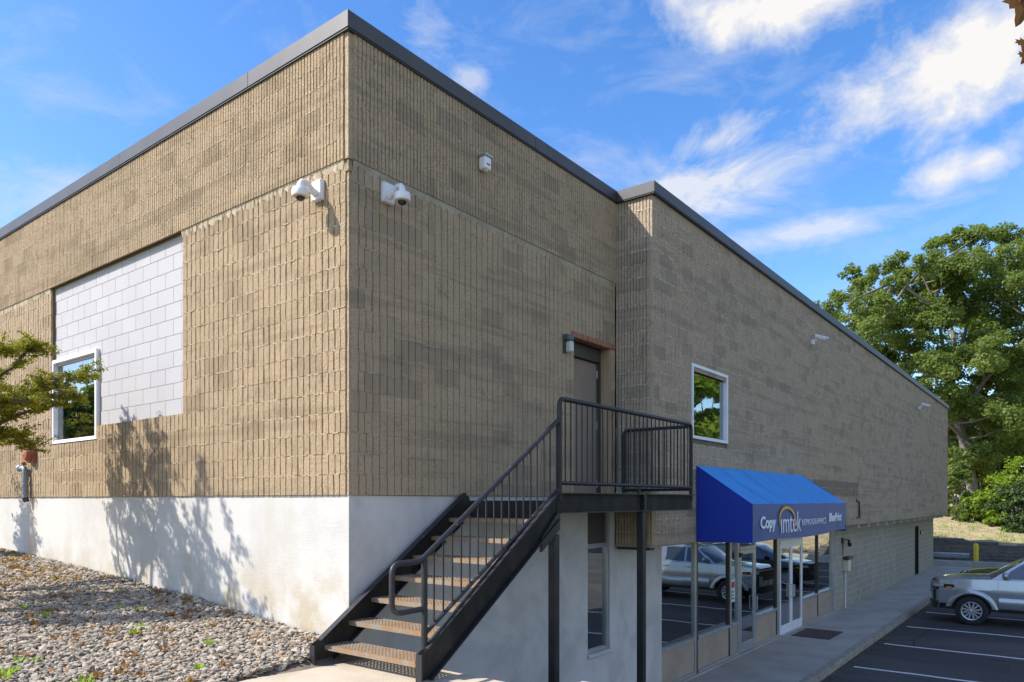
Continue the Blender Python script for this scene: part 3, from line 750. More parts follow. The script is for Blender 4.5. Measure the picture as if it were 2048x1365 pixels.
# ---- coping in separate lengths
def coping(poly, name='coping'):
    m = MB(); m.prism(poly, 'z', ZC+.006, ZT); m.build(name, 'coping', bld)
ys = [-.055] + [1.62+3.05*i for i in range(5)] + [16.1]
for i, (a, b) in enumerate(zip(ys, ys[1:])):
    coping([(-.055, a), (.32, a+.375), (.32, b-.004), (-.055, b-.004)] if i == 0 else [(-.055, a+.004), (.32, a+.004), (.32, b), (-.055, b)])
xs = [-.055, 2.35, X1-.055]
coping([(-.055, -.055), (3.0, -.055), (3.0, .32), (.32, .32)][::-1]); coping([(3.006, -.055), (X1-.055, -.055), (X1+.3, .32), (3.006, .32)][::-1])
coping([(X1-.055, -.055), (X1-.055, Y2-.055), (X1+.32, Y2+.32), (X1+.32, .32)])
xs = [X1-.055] + [X1+3.05*i for i in range(1, 11)] + [XE+.055]
for i, (a, b) in enumerate(zip(xs, xs[1:])):
    coping([(a, Y2-.055), (a+.375, Y2+.32), (b-.004, Y2+.32), (b-.004, Y2-.055)][::-1] if i == 0 else [(a+.004, Y2-.055), (a+.004, Y2+.32), (b, Y2+.32), (b, Y2-.055)][::-1])
m = MB(); m.prism([(-.047, -.047), (X1-.047, -.047), (X1-.047, Y2-.047), (XE+.04, Y2-.047), (XE+.04, Y2+.2), (X1+.2, Y2+.2), (X1+.2, .2), (.2, .2), (.2, 16.05), (-.047, 16.05)], 'z', ZC-.012, ZC+.005); m.build('drip_edge', 'coping_dark', bld)

# ---- painted smooth block panel in the side wall
m = MB()
for a, b, c, d in rect_holes(3.0, 7.2, 4.3, ZL, [(5.50, 7.075, 4.25, 5.60)]): m.box(.062, .2, a, b, c, d)
pp = m.build('painted_panel', 'paint_joint', bld)
def pm_(L):
    mm = MB(); mm.bbox(0, .03, .0022, L-.0022, .0022, .2007, .002); return mm.mesh('panel_block', 'painted_cmu')
PM = {}
for k in range(11):
    z = ZB+(5+k)*.2029; off = .12 + (.2 if k % 2 else 0); u = 3.11 - .4 + off
    while u < 7.085:
        a, b = max(u, 3.07), min(u+.4, 7.085); u += .4
        if z+.1 < 5.60:
            if a > 5.42: continue
            b = min(b, 5.49)
        if b-a < .06: continue
        key = round(b-a, 2)
        if key not in PM: PM[key] = pm_(key)
        o = inst('panel_block', PM[key], pp, (.056, a, z)); o.scale = (1, (b-a)/key, 1)

# ---- windows
def window(name, side, u0, u1, z0, z1, plane, rec, label, blinds=True):
    def B(m, a, b, d0, d1, c, d): return m.box(plane+d0, plane+d1, a, b, c, d) if side else m.box(a, b, plane+d0, plane+d1, c, d)
    fwid = .05; m = MB()
    B(m, u0, u1, rec-.03, rec+.09, z0, z0+fwid); B(m, u0, u1, rec-.03, rec+.09, z1-fwid, z1)
    B(m, u0, u0+fwid, rec-.03, rec+.09, z0+fwid, z1-fwid); B(m, u1-fwid, u1, rec-.03, rec+.09, z0+fwid, z1-fwid)
    w = m.build(name, 'white_vinyl', bld, label=label)
    m = MB(); B(m, u0+fwid, u1-fwid, rec+.040, rec+.046, z0+fwid, z1-fwid); m.build('pane', 'window_glass', w)
    m = MB(); B(m, u0+fwid+.02, u0+fwid+.05, rec+.048, rec+.075, z0+fwid, z1-fwid); B(m, u1-fwid-.05, u1-fwid-.02, rec+.048, rec+.075, z0+fwid, z1-fwid); m.build('sash', 'white_vinyl', w)
    n = int((u1-u0-2*fwid)/.085)
    for i in range(n):
        m = MB(); a = u0+fwid+.03+i*.085; c0, c1, da = rec+.085, rec+.12, .078
        P = (lambda uu, d, z: (plane+d, uu, z)) if side else (lambda uu, d, z: (uu, plane+d, z))
        dd = [(a, c0), (a+da, c0+.015), (a+da, c0+.018), (a, c0+.003)]
        i0 = len(m.v); m.v += [P(uu, d, z0+.07) for uu, d in dd] + [P(uu, d, z1-.07) for uu, d in dd]
        for q in ((0, 1, 5, 4), (1, 2, 6, 5), (2, 3, 7, 6), (3, 0, 4, 7)): m.face([i0+x for x in q])
        m.build('blind_slat', 'blind', w)
    m = MB(); B(m, u0-.1, u1+.1, rec+.9, rec+.95, z0-.2, z1+.2); m.build('room_backdrop', 'interior', w)
    return w
window('window', True, 5.515, 7.075, 4.30, 5.595, 0, .035, 'white vinyl window beside the painted grey block panel')
window('window', False, 6.545, 8.085, 4.435, 5.655, Y2, .012, 'white vinyl window high in the overhanging wall')

# ---- upper door with recess, lintel bricks and wooden jamb
dr = MB(); dr.bbox(4.05, 4.98, .225, .27, 3.43, 5.50, .004); dr = dr.build('door', 'door_brown', bld, label='plain brown steel door at the stair landing')
m = MB(); m.box(3.995, 4.05, .16, .28, 3.43, 5.70); m.box(4.98, 5.028, .16, .28, 3.43, 5.70); m.box(4.05, 4.98, .16, .28, 5.51, 5.70); m.build('frame', 'dark_panel', dr)
m = MB(); m.box(4.992, 5.035, .002, .159, 3.43, 5.70); m.build('jamb', 'wood_jamb', dr)
for z in (3.62, 4.5, 5.28): m = MB(); m.tube([(4.975, .215, z), (4.975, .215, z+.11)], .011, 8); m.build('hinge', 'alu', dr)
m = MB(); m.tube([(4.13, .225, 4.38), (4.13, .17, 4.38), (4.24, .17, 4.38)], .012, 8); m.build('handle', 'alu', dr)
m = MB(); m.lathe([(.0, -.004), (.012, -.003), (.012, .004)], (4.5, .224, 4.98), (0, 1, 0), 10); m.build('peephole', 'alu', dr)
m = MB(); m.box(3.995, 5.03, .0, .28, 3.40, 3.428); m.build('threshold', 'alu', dr)
for i in range(9):
    x = 3.93+i*.134; m = MB(); m.bbox(x+.005, x+.129, -.018+random.uniform(-.004, .004), .14, 5.705+random.uniform(-.003, .003), 5.785, .006); m.build('lintel_brick', 'brick_red', bld)
# ---- tall lower window under the landing
w = MB(); w.box(4.40, 4.44, .055, .12, 1.19, 3.32); w.box(4.975, 5.026, .045, .12, 1.19, 3.32); w.box(4.44, 4.975, .05, .12, 1.19, 1.235); w.box(4.44, 4.975, .045, .12, 2.72, 2.785)
w = w.build('window', 'alu', bld, label='tall narrow window in the stucco under the landing')
m = MB(); m.box(4.44, 4.975, .085, .09, 1.235, 2.72); m.build('pane', 'shop_glass', w)
m = MB(); m.box(4.44, 4.975, .075, .10, 2.785, 3.32); m.build('spandrel', 'dark_panel', w)
m = MB(); m.bbox(4.38, 5.08, -.02, .05, 1.13, 1.188, .012); m.build('sill', 'shade_stucco', w)
m = MB(); m.box(4.3, 5.12, .75, .8, .8, 3.3); m.build('room_backdrop', 'interior_floor', w)

# ================================================================ STOREFRONT
sf = MB(); sf.box(6.78, 18.2, .02, .25, .10, .172); sf = sf.build('storefront', 'concrete', bld)
ZS, ZH = .87, 2.37
def mull(x0, x1, z0=.173, z1=ZO-.022, y0=.058, y1=.14, mat='alu'):
    m = MB(); m.bbox(x0, x1, y0, y1, z0, z1, .004); m.build('mullion', mat, sf)
for x0, x1, mt in ((6.79, 6.84, 'bronze'), (8.25, 8.315, 'alu'), (8.318, 8.38, 'bronze'), (9.955, 10.0, 'bronze'), (10.003, 10.08, 'alu'), (10.455, 10.53, 'alu'), (11.46, 11.535, 'alu'), (12.955, 13.0, 'bronze'), (13.10, 13.17, 'alu'), (15.0, 15.06, 'alu'), (16.485, 16.53, 'bronze'), (18.12, 18.19, 'alu')):
    mull(x0, x1, mat=mt)
def bay(x0, x1, sign=None):
    """tan panel below, glass above"""
    for z0, z1 in ((.173, .225), (ZS-.06, ZS), (ZO-.08, ZO-.023)):
        m = MB(); m.bbox(x0+.001, x1-.001, .04, .13, z0, z1, .004); m.build('rail', 'alu', sf)
    m = MB(); m.bbox(x0+.002, x1-.002, .075, .095, .226, ZS-.061, .003); m.build('panel', 'tan_panel', sf)
    m = MB(); m.box(x0, x1, .100, .106, ZS+.001, ZO-.081); m.build('pane', 'shop_glass', sf)
bay(6.84, 8.25); bay(8.38, 9.955); bay(10.08, 10.455); bay(11.535, 12.955); bay(15.06, 16.485); bay(16.53, 18.12)
for x0, x1, y0, y1 in ((13.0, 13.10, .05, .13),): m = MB(); m.bbox(x0, x1, y0, y1, .173, ZO-.023, .004); m.build('mullion', 'alu', sf)
m = MB(); m.bbox(10.531, 11.459, .04, .13, ZH+.0, ZH+.07, .004); m.build('rail', 'alu', sf)
m = MB(); m.box(10.531, 11.459, .100, .106, ZH+.071, ZO-.023); m.build('pane', 'shop_glass', sf)
m = MB(); m.bbox(13.171, 14.999, .04, .13, ZH, ZH+.08, .004); m.build('rail', 'white_vinyl', sf)
m = MB(); m.box(13.171, 14.999, .085, .10, ZH+.081, ZO-.023); m.build('transom_panel', 'paper', sf)
for k in range(3):
    m = MB(); m.box(13.35+k*.07, 14.75-k*.2, .0825, .0845, ZH+.13+k*.055, ZH+.145+k*.055); m.build('transom_print', 'ink_grey', sf)
def shop_door(x0, x1, mat, hinge_right, label):
    z0, z1 = .178, ZH-.004; st = .085
    d = MB(); d.bbox(x0, x0+st, .05, .095, z0, z1, .004); d.bbox(x1-st, x1, .05, .095, z0, z1, .004); d.bbox(x0+st, x1-st, .05, .095, z0, z0+.20, .004); d.bbox(x0+st, x1-st, .05, .095, z1-.10, z1, .004)
    d = d.build('door', mat, bld, label=label)
    m = MB(); m.box(x0+st, x1-st, .070, .076, z0+.201, z1-.101); m.build('pane', 'shop_glass', d)
    hx = x0+.045 if hinge_right else x1-.045
    m = MB(); m.tube([(hx, .05, 1.02), (hx, -.01, 1.02), (hx, -.01, 1.32), (hx, .05, 1.32)], .013, 8); m.build('handle', 'alu', d)
    m = MB(); m.tube([(x0+st, .115, 1.12), (x1-st, .115, 1.12)], .018, 8); m.build('push_bar', 'alu', d)
    return d
d1 = shop_door(10.54, 11.45, 'alu', False, 'single aluminium shop door next to a narrow sidelight')
shop_door(13.18, 14.075, 'white_vinyl', False, 'left leaf of the double shop door'); d3 = shop_door(14.085, 14.99, 'white_vinyl', True, 'right leaf of the double shop door')
m = MB(); m.bbox(10.50, 10.60, .0, .045, 2.22, 2.31, .006); m.build('door_closer', 'bronze', d1)
m = MB(); m.box(13.18, 14.99, -.02, .15, .141, .176); m.build('threshold', 'alu', sf)
# notices taped inside the glass
m = MB(); m.box(10.13, 10.36, .092, .0955, 1.30, 1.78); n1 = m.build('notice_sheet', 'paper', sf)
for (a, b, c, d, mt) in ((10.16, 10.33, 1.60, 1.72, 'red_ink'), (10.16, 10.31, 1.50, 1.53, 'ink_grey'), (10.16, 10.28, 1.43, 1.46, 'ink_grey'), (10.16, 10.33, 1.36, 1.39, 'ink_grey')):
    m = MB(); m.box(a, b, .0895, .0915, c, d); m.build('notice_print', mt, sf)
m = MB(); m.box(14.22, 14.62, .0785, .082, 1.15, 1.62); m.build('notice_sheet', 'paper', sf)
# shop interior
m = MB(); m.box(6.6, 18.3, 6.0, 6.1, .14, 3.1); m.box(6.55, 6.65, .26, 6.0, .14, 3.1); m.box(18.3, 18.4, .26, 6.0, .14, 3.1); m.build('interior_wall', 'interior', bld)
m = MB(); m.box(6.3, 18.4, .26, 6.1, -.04, .15); m.build('interior_floor', 'interior_floor', bld)
m = MB(); m.box(6.66, 18.29, .23, 5.99, ZO+.02, ZO+.06); m.build('interior_ceiling', 'interior', bld)
cp = thing('copier', 'white office copier with red side standing behind the double shop door', 'copier', (14.2, 1.4, .15))
m = MB(); m.bbox(13.7, 14.5, 1.1, 1.75, .16, .95, .02); m.build('cabinet', 'white_plastic', cp); m = MB(); m.bbox(13.72, 14.48, 1.12, 1.73, .955, 1.2, .03); m.build('scanner', 'white_plastic', cp)
m = MB(); m.bbox(13.40, 13.68, 1.1, 1.7, .5, 1.45, .02); m.build('feeder', 'red_thing', cp); m = MB(); m.bbox(14.0, 14.25, 1.04, 1.10, 1.0, 1.12, .01); m.build('panel', 'black_plastic', cp)
for a, b in ((13.7, 14.5),):
    for x in (a+.08, b-.08): m = MB(); m.lathe([(.0, -.02), (.03, -.02), (.03, .02), (.0, .02)], (x, 1.2, .18), (1, 0, 0), 10); m.build('caster', 'black_plastic', cp)
ct = thing('counter', 'dark service counter inside the shop behind the first windows', 'counter', (8.6, 2.4, .15))
m = MB(); m.bbox(7.3, 10.3, 2.1, 2.7, .152, 1.0, .01); m.build('base', 'dark_panel', ct); m = MB(); m.bbox(7.2, 10.4, 2.0, 2.8, 1.002, 1.05, .01); m.build('top', 'interior', ct)

# ================================================================ AWNING
aw = thing('awning', 'bright blue shop awning with navy lettered front over the storefront', 'awning', (9.6, Y2, 2.7))
AX0, AX1, AYF = 6.72, 12.60, -1.555; AZT, AZF, AZB = 3.995, 3.362, 2.752
YW = Y2-.012
rows = []; nx = 24
for j in range(9):
    t = j/8; y = YW+(AYF-YW)*t; z = AZT+(AZF-AZT)*t - .012*math.sin(PI*t); rows.append([(AX0+(AX1-AX0)*i/nx, y, z - .028*math.sin(PI*t)*math.sin((i % 12)*PI/12) - .006*math.sin(i*1.9+t*4)) for i in range(nx+1)])
m = MB(); m.grid(rows[::-1]); m.build('canopy_top', 'awning_lit_top', aw, smooth=60)
for i in (4, 8, 12, 16, 20):
    m = MB(); m.grid([[(x_+s_, y_, z_+.005) for (x_, y_, z_) in [rows[j][i] for j in range(9)]] for s_ in (.012, -.012)]); m.build('seam', 'awning_lit_top', aw)
for x, nm in ((AX0, 0), (AX1, 1)):
    m = MB(); pts = [(YW, AZT), (AYF, AZF), (AYF, AZB), (YW, AZB-.01)]; m.prism(pts, 'x', x-.004, x+.004); m.build('canopy_side', 'awning_shade_side', aw)
rows = []
for j in range(9):
    t = j/8; r = []
    for i in range(49):
        u = i/48; x = AX0+(AX1-AX0)*u; zb = AZB + (.035 if u > .76 else 0) + .012*math.sin(u*9); z = AZF+(zb-AZF)*t
        wr = .014*t*t*math.sin(u*40+t*3)*(1 if .02 < u < .42 else .25) + (.02*t*math.sin(u*95+t*5) if u > .84 else 0)
        r.append((x, AYF-.004-.012*t*0-wr*.7, z))
    rows.append(r)
m = MB(); m.grid(rows[::-1]); m.build('canopy_front', 'sign_navy', aw, smooth=70)
m = MB(); m.tube([(AX0+.01, AYF+.02, AZF-.02), (AX1-.01, AYF+.02, AZF-.02)], .016, 6); m.build('frame_bar', 'galvanized', aw)
m = MB(); m.tube([(AX0+.01, AYF+.02, AZB+.03), (AX1-.01, AYF+.02, AZB+.05)], .016, 6); m.build('frame_bar', 'galvanized', aw)
for x in (AX0+.02, 9.6, AX1-.02): m = MB(); m.tube([(x, YW+.005, AZT-.05), (x, AYF+.035, AZF-.03), (x, AYF+.035, AZB+.05), (x, YW+.005, AZB+.02)], .014, 6); m.build('frame_bar', 'galvanized', aw)
def lettering(name, txt, x0, x1, z0, z1, mat, bold=.0, shear=0.0, space=1.0, tilt=0.0):
    cu = bpy.data.curves.new('t', 'FONT'); cu.body = txt; cu.size = 1; cu.offset = bold; cu.shear = shear; cu.space_character = space; cu.extrude = .004; cu.resolution_u = 3
    ob = bpy.data.objects.new('t', cu); col.objects.link(ob); dg = bpy.context.evaluated_depsgraph_get(); me = bpy.data.meshes.new_from_object(ob.evaluated_get(dg))
    bpy.data.objects.remove(ob); co = np.empty(len(me.vertices)*3, np.float32); me.vertices.foreach_get('co', co); co = co.reshape(-1, 3)
    mn, mx = co.min(0), co.max(0); o3 = np.array(ORG['awning'])
    X = x0+(co[:, 0]-mn[0])/(mx[0]-mn[0])*(x1-x0); Z = z0+(co[:, 1]-mn[1])/(mx[1]-mn[1])*(z1-z0) + tilt*(X-x0); Y = AYF-.016-co[:, 2]*1.0
    nc = np.stack([X, Y, Z], 1)-o3; me.vertices.foreach_set('co', nc.astype(np.float32).ravel()); me.materials.clear(); me.materials.append(MATS[mat]); me.update()
    o = bpy.data.objects.new(name, me); col.objects.link(o); o.parent = aw; return o
lettering('lettering', 'Copy', 7.05, 7.80, 2.90, 3.165, 'sign_white', .028)
lettering('lettering', '\u0131mtek', 8.08, 9.22, 2.855, 3.22, 'sign_white', -.004)
lettering('lettering', 'REPROGRAPHICS', 9.30, 10.93, 2.958, 3.075, 'sign_white', .0, 0, 1.35)
lettering('lettering', 'BluePrint', 11.14, 12.17, 2.985, 3.165, 'sign_white', .025, .25)
# gold crescent swoosh over the name
cen = (8.42, 3.08); m = MB(); n = 26; ins, out_ = [], []
for i in range(n+1):
    t = i/n; a = R_(205)-t*R_(245); ro, ri = 1.0, 1.0-.16*math.sin(PI*min(1, t*1.05))-.004
    p = lambda r: (cen[0]+.44*r*math.cos(a)-.06*math.sin(a), AYF-.026, cen[1]+.005+.225*r*math.sin(a)+.05*math.cos(a)*0)
    out_.append(p(ro+.05)); ins.append(p(ri))
for i in range(n): m.quad(ins[i], ins[i+1], out_[i+1], out_[i]); m.quad((ins[i][0], ins[i][1]+.006, ins[i][2]), (out_[i][0], out_[i][1]+.006, out_[i][2]), (out_[i+1][0], out_[i+1][1]+.006, out_[i+1][2]), (ins[i+1][0], ins[i+1][1]+.006, ins[i+1][2]))
m.build('swoosh', 'sign_gold', aw)

# ================================================================ STAIRS
ZF = 3.42; RISE, RUN = .19, .281; T0X, T0Z = -.317, 2.085; YO = -1.25
st = thing('metal_staircase', 'black metal staircase with rusty grated treads leading to the brown upper door', 'staircase', (.6, -.65, 1.92))
SL = RISE/RUN
def stringer(y, x0, zt0, x1, web_out, rounded):
    """channel: web plus flanges; y is the web plane, flanges point to web_out"""
    def zt(x): return zt0+SL*(x-x0)
    dv = .30
    top = [(x0-.06, zt0-.03), (x0+.02, zt(x0+.02))] + [(x1, zt(x1))] + ([(x1+.10, zt(x1)-.03), (x1+.14, zt(x1)-.11)] if rounded else [])
    bot = [((x1+.13) if rounded else x1, zt(x1)-dv+(SL*.1 if rounded else 0)), (x0+(1.922-(zt0-dv))/SL, 1.922), (x0-.06, 1.922)]
    m = MB(); m.prism(top+bot, 'y', y-.007, y+.007); s = m.build('stringer', 'web_black', st)
    a, b = (y+.0075, y+.065) if web_out > 0 else (y-.065, y-.0075)
    f = MB(); f.prism([(x0+.02, zt(x0+.02)+.004), (x1, zt(x1)+.004), (x1, zt(x1)-.008), (x0+.02, zt(x0+.02)-.008)], 'y', a, b)
    f.prism([(x0-.064, 1.924), (x0-.052, 1.924), (x0-.052, zt0-.03), (x0-.064, zt0-.03)], 'y', a, b)
    xb = bot[-2][0]; f.prism([(xb, 1.928), (x1, zt(x1)-dv+.01), (x1, zt(x1)-dv-.004), (xb+.02, 1.924)], 'y', a, b)
    f.build('flange', 'worn_black', s); return s
stringer(-.045, -.42, 2.135, 1.60, -1, True)
stringer(YO, -.27, 2.185, 1.70, -1, False)
# one grated tread, copied
NB, LT, DT = 7, abs(YO)-.075, .25; m = MB()
for i in range(NB): x = i*DT/(NB-1); m.box(x-.012, x+.012, 0, LT, -.004, 0.0)
for j in range(27): y = .01+j*(LT-.02)/26; m.box(0, DT, y-.012, y+.012, -.0045, .001 if j % 2 else .0005)
m.box(-.014, -.010, 0, LT, -.042, .002); m.box(DT+.010, DT+.014, 0, LT, -.042, .002)
for i in range(NB-1):       # raised teeth round the holes
    for j in range(26):
        x = (i+.5)*DT/(NB-1); y = .01+(j+.5)*(LT-.02)/26; m.box(x-.017, x-.012, y-.008, y+.008, 0, .006)
tm = m.mesh('tread', 'rusty_tread')
for k in range(7): inst('tread', tm, st, (T0X+k*RUN-.6, YO+.012+.65, T0Z+k*RISE-1.92))
# landing
m = MB(); m.box(1.72, 5.12, YO+.01, -.03, ZF-.012, ZF); m.build('landing_plate', 'web_black', st)
def beam(x0, x1, y0, y1, z0, z1, nm='landing_beam'):
    m = MB(); m.bbox(x0, x1, y0, y1, z0, z1, .004); m.build(nm, 'web_black', st)
beam(1.72, 5.13, YO-.008, YO+.008, ZF-.135, ZF+.085); m = MB(); m.box(1.72, 5.13, YO-.062, YO-.009, ZF-.135, ZF-.124); m.box(1.72, 5.13, YO-.062, YO-.009, ZF+.073, ZF+.085); m.build('beam_flange', 'worn_black', st)
beam(5.122, 5.138, YO+.009, -.03, ZF-.135, ZF+.085); beam(1.705, 1.719, YO+.012, -.055, ZF-.20, ZF-.013); beam(1.72, 5.12, -.03, -.016, ZF-.135, ZF-.013)
for x in (3.58,): m = MB(); m.bbox(x, x+.05, YO-.06, YO-.0085, ZF-.122, ZF+.07, .004); m.build('stiffener', 'black_paint', st)
for x, zt_ in ((1.665, 3.07), (3.60, ZF-.136)):
    m = MB(); m.bbox(x-.045, x+.045, YO-.05, YO+.04, .14 if x > 2.3 else .0, zt_, .008); m.build('support_post', 'black_paint', st)
m = MB(); m.prism([(1.40, 2.90), (1.72, 3.12), (1.72, 3.30), (1.69, 3.30), (1.40, 3.05)], 'y', YO-.045, YO-.012); m.build('gusset', 'black_paint', st)
# handrails
RR = .024; y = YO+.0
def bend(p0, p1, p2, r, n=5):
    a = Vector(p0); b = Vector(p1); c_ = Vector(p2); u = (a-b).normalized(); w = (c_-b).normalized(); out = []
    for i in range(n+1):
        t = i/n; q = (b+u*r)*(1-t)**2 + b*(2*t*(1-t)) + (b+w*r)*t**2; out.append(tuple(q))
    return out
XP, XQ, XR = -.235, 1.775, 5.105; ZR0 = ZF-.50; zr = lambda x: ZR0+.676*(x-XP); ZG = ZF+1.075
p = [(XP, y, ZF-.90)] + bend((XP, y, ZF-.905), (-.60, y, ZF-.905), (-.60, y, ZF-.5), .09) + bend((-.60, y, ZF-.9), (-.60, y, ZF-.505), (-.2, y, ZF-.505), .09) + bend((-.5, y, ZF-.505), (-.29, y, ZF-.505), (.2, y, zr(.2)), .05) + [(XQ-.005, y, zr(XQ-.005))]
m = MB(); m.tube(p, RR, 10); m.build('handrail', 'worn_black', st, smooth=40)
m = MB(); m.tube([(XP, y, 2.16), (XP, y, zr(XP)+.01)], RR+.003, 10); m.build('post', 'black_paint', st, smooth=40)
p = [(XQ, y, ZF+.0)] + bend((XQ, y, ZF), (XQ, y, ZG), (XR, y, ZG), .085) + bend((XQ, y, ZG), (XR, y, ZG), (XR, y, ZF), .085) + [(XR, y, ZF+.0)]
m = MB(); m.tube(p, RR+.002, 10); m.build('guardrail_pipe', 'black_paint', st, smooth=40)
yi = -.19; p = [(XR-.03, yi, ZF)] + bend((XR-.03, yi, ZF), (XR-.03, yi, ZG-.03), (XR-.03, YO, ZG-.03), .08) + [(XR-.03, YO+.03, ZG-.03)]
m = MB(); m.tube(p, RR, 10); m.build('guardrail_pipe', 'black_paint', st, smooth=40)
zb = lambda x: 2.305+.62*(x-XP)
m = MB(); m.tube([(XP, y, zb(XP)), (XQ, y, zb(XQ))], .019, 8); m.build('bottom_rail', 'worn_black', st, smooth=40)
m = MB(); m.tube([(XQ, y, ZF+.185), (XR, y, ZF+.185)], .021, 8); m.build('bottom_rail', 'black_paint', st, smooth=40)
m = MB(); m.tube([(XR-.03, YO, ZF+.155), (XR-.03, yi, ZF+.155)], .019, 8); m.build('bottom_rail', 'black_paint', st, smooth=40)
m = MB(); m.tube([(3.55, y, ZF+.07), (3.55, y, ZF+.18)], .02, 8); m.build('rail_stub', 'black_paint', st)
BM = MB(); BM.tube([(0, 0, 0), (0, 0, 1)], .0085, 6); BM = BM.mesh('baluster', 'black_paint')
def bal(x, yy, z0, z1):
    o = inst('baluster', BM, st, (x-.6, yy+.65, z0-1.92)); o.scale = (1, 1, z1-z0)
for i in range(17): x = XP+.115*(i+1); bal(x, y, zb(x), zr(x))
for i in range(29): x = XQ+.111*(i+1); bal(x, y, ZF+.185, ZG)
for i in range(10): yy = YO+.098*(i+1); bal(XR-.03, yy, ZF+.155, ZG-.03)

# ================================================================ FIXTURES
def dome_camera(label, side, u, z):
    """white vandal dome on a curved wall arm"""
    plane = -.0; loc = (plane, u, z) if side else (u, plane, z)
    t = thing('dome_camera', label, 'camera', loc, None)
    def P(a, d, h): return (-d, u+a, z+h) if side else (u+a, -d, z+h)     # a along wall, d out of wall
    s = 1 if side else 1
    def B(m, a0, a1, d0, d1, h0, h1):
        p, q = P(a0, d0, h0), P(a1, d1, h1); return m.bbox(min(p[0], q[0]), max(p[0], q[0]), min(p[1], q[1]), max(p[1], q[1]), h0+z, h1+z, .005)
    m = MB(); B(m, -.075, .075, .0, .045, -.10, .10); m.build('back_box', 'white_plastic', t)
    m = MB(); B(m, -.070, .070, .046, .052, -.095, .095); m.build('cover_plate', 'white_plastic', t)
    for a in (-.058, .058):
        for h in (-.082, .082): m = MB(); m.lathe([(.0, .0), (.006, .0), (.006, .004), (0, .004)], P(a, .0525, h), (-1, 0, 0) if side else (0, -1, 0), 8); m.build('screw', 'alu', t)
    path = [P(0, .05, -.035)] + [P(0, .09, -.02), P(0, .14, .015), P(0, .18, .03), P(0, .215, .022), P(0, .232, -.005), P(0, .235, -.055)]
    m = MB(); m.tube(path, .033, 12, rs=[.042, .034, .031, .031, .032, .034, .036]); m.build('arm', 'white_plastic', t, smooth=50)
    c0 = P(0, .235, -.055)
    m = MB(); m.lathe([(0, .015), (.04, .013), (.074, .004), (.082, -.008), (.082, -.064), (.078, -.072), (.070, -.075)], c0, (0, 0, 1), 28); m.build('housing', 'white_plastic', t, smooth=40)
    m = MB(); m.lathe([(.071, -.0751), (.048, -.078), (.046, -.076)], c0, (0, 0, 1), 28); m.build('trim_ring', 'cream_plastic', t, smooth=40)
    m = MB(); m.lathe([(.047, -.076), (.045, -.088), (.036, -.103), (.02, -.113), (0, -.116)], c0, (0, 0, 1), 24); m.build('dome', 'black_gloss', t, smooth=60)
    return t
dome_camera('white dome security camera on the sunlit side wall near the corner', True, .435, 6.51)
dome_camera('white dome security camera on the shaded front wall near the corner', False, .485, 6.535)
def bullet_camera(label, x, z, s):
    t = thing('bullet_camera', label, 'camera', (x, Y2, z), 'bullet cameras along the overhanging wall')
    m = MB(); m.bbox(x-.06*s, x+.06*s, Y2-.07, Y2+.001, z-.12*s, z+.02*s, .008); m.build('junction_box', 'white_plastic', t)
    m = MB(); m.tube([(x, Y2-.07, z-.02), (x+.05*s, Y2-.15*s, z+.03)], .022, 8); m.build('bracket', 'white_plastic', t)
    p0, p1 = Vector((x-.04*s, Y2-.10*s, z+.10*s)), Vector((x+.12*s, Y2-.34*s, z+.02*s))
    m = MB(); m.tube([p0, p1], .05*s, 14); m.build('housing', 'white_plastic', t, smooth=40)
    d = (p1-p0).normalized(); up = Vector((0, 0, 1)); sd = d.cross(up).normalized(); up = sd.cross(d)
    m = MB(); a, b = p0-d*.02*s, p1+d*.07*s; w = .065*s; h = .058*s
    rr = [[tuple(q+sd*(w*math.sin(th))+up*(h*math.cos(th)+.006)) for th in [R_(x_) for x_ in range(-80, 81, 20)]] for q in (a, b)]
    m.grid(rr); m.build('sun_shield', 'white_plastic', t, smooth=60)
    m = MB(); m.lathe([(0, .002), (.042*s, .002), (.042*s, .0)], p1+d*.001, d, 14); m.build('lens', 'black_gloss', t)
bullet_camera('white bullet security camera on the overhanging wall above the awning', 13.35, 7.20, .85)
bullet_camera('white bullet security camera near the far end of the overhanging wall', 28.4, 7.17, .95)
t = thing('junction_box', 'small white weathered box with grey cap high on the shaded front wall', 'box', (1.96, -.03, 7.37))
m = MB(); m.bbox(1.90, 2.02, -.13, -.03, 7.285, 7.43, .012); m.build('body', 'white_plastic', t); m = MB(); m.bbox(1.885, 2.035, -.145, -.03, 7.431, 7.455, .006); m.build('cap', 'alu', t); m = MB(); m.lathe([(.03, 0), (.026, -.02), (0, -.022)], (1.96, -.085, 7.284), (0, 0, 1), 12); m.build('sensor_lens', 'lamp_glass', t); m = MB(); m.box(1.93, 1.99, -.1325, -.1305, 7.33, 7.35); m.build('label_strip', 'rust_red', t)
t = thing('wall_lamp', 'small wall lamp with dark cap and ribbed glass left of the brown door', 'lamp', (3.79, 0, 5.55))
m = MB(); m.bbox(3.70, 3.86, -.10, .0, 5.61, 5.69, .012); m.build('cap', 'lamp_cap', t); m = MB(); m.bbox(3.715, 3.745, -.03, .0, 5.44, 5.609, .004); m.build('back_plate', 'bronze', t)
m = MB(); m.bbox(3.75, 3.85, -.105, -.012, 5.45, 5.609, .02); m.build('glass', 'lamp_glass', t)
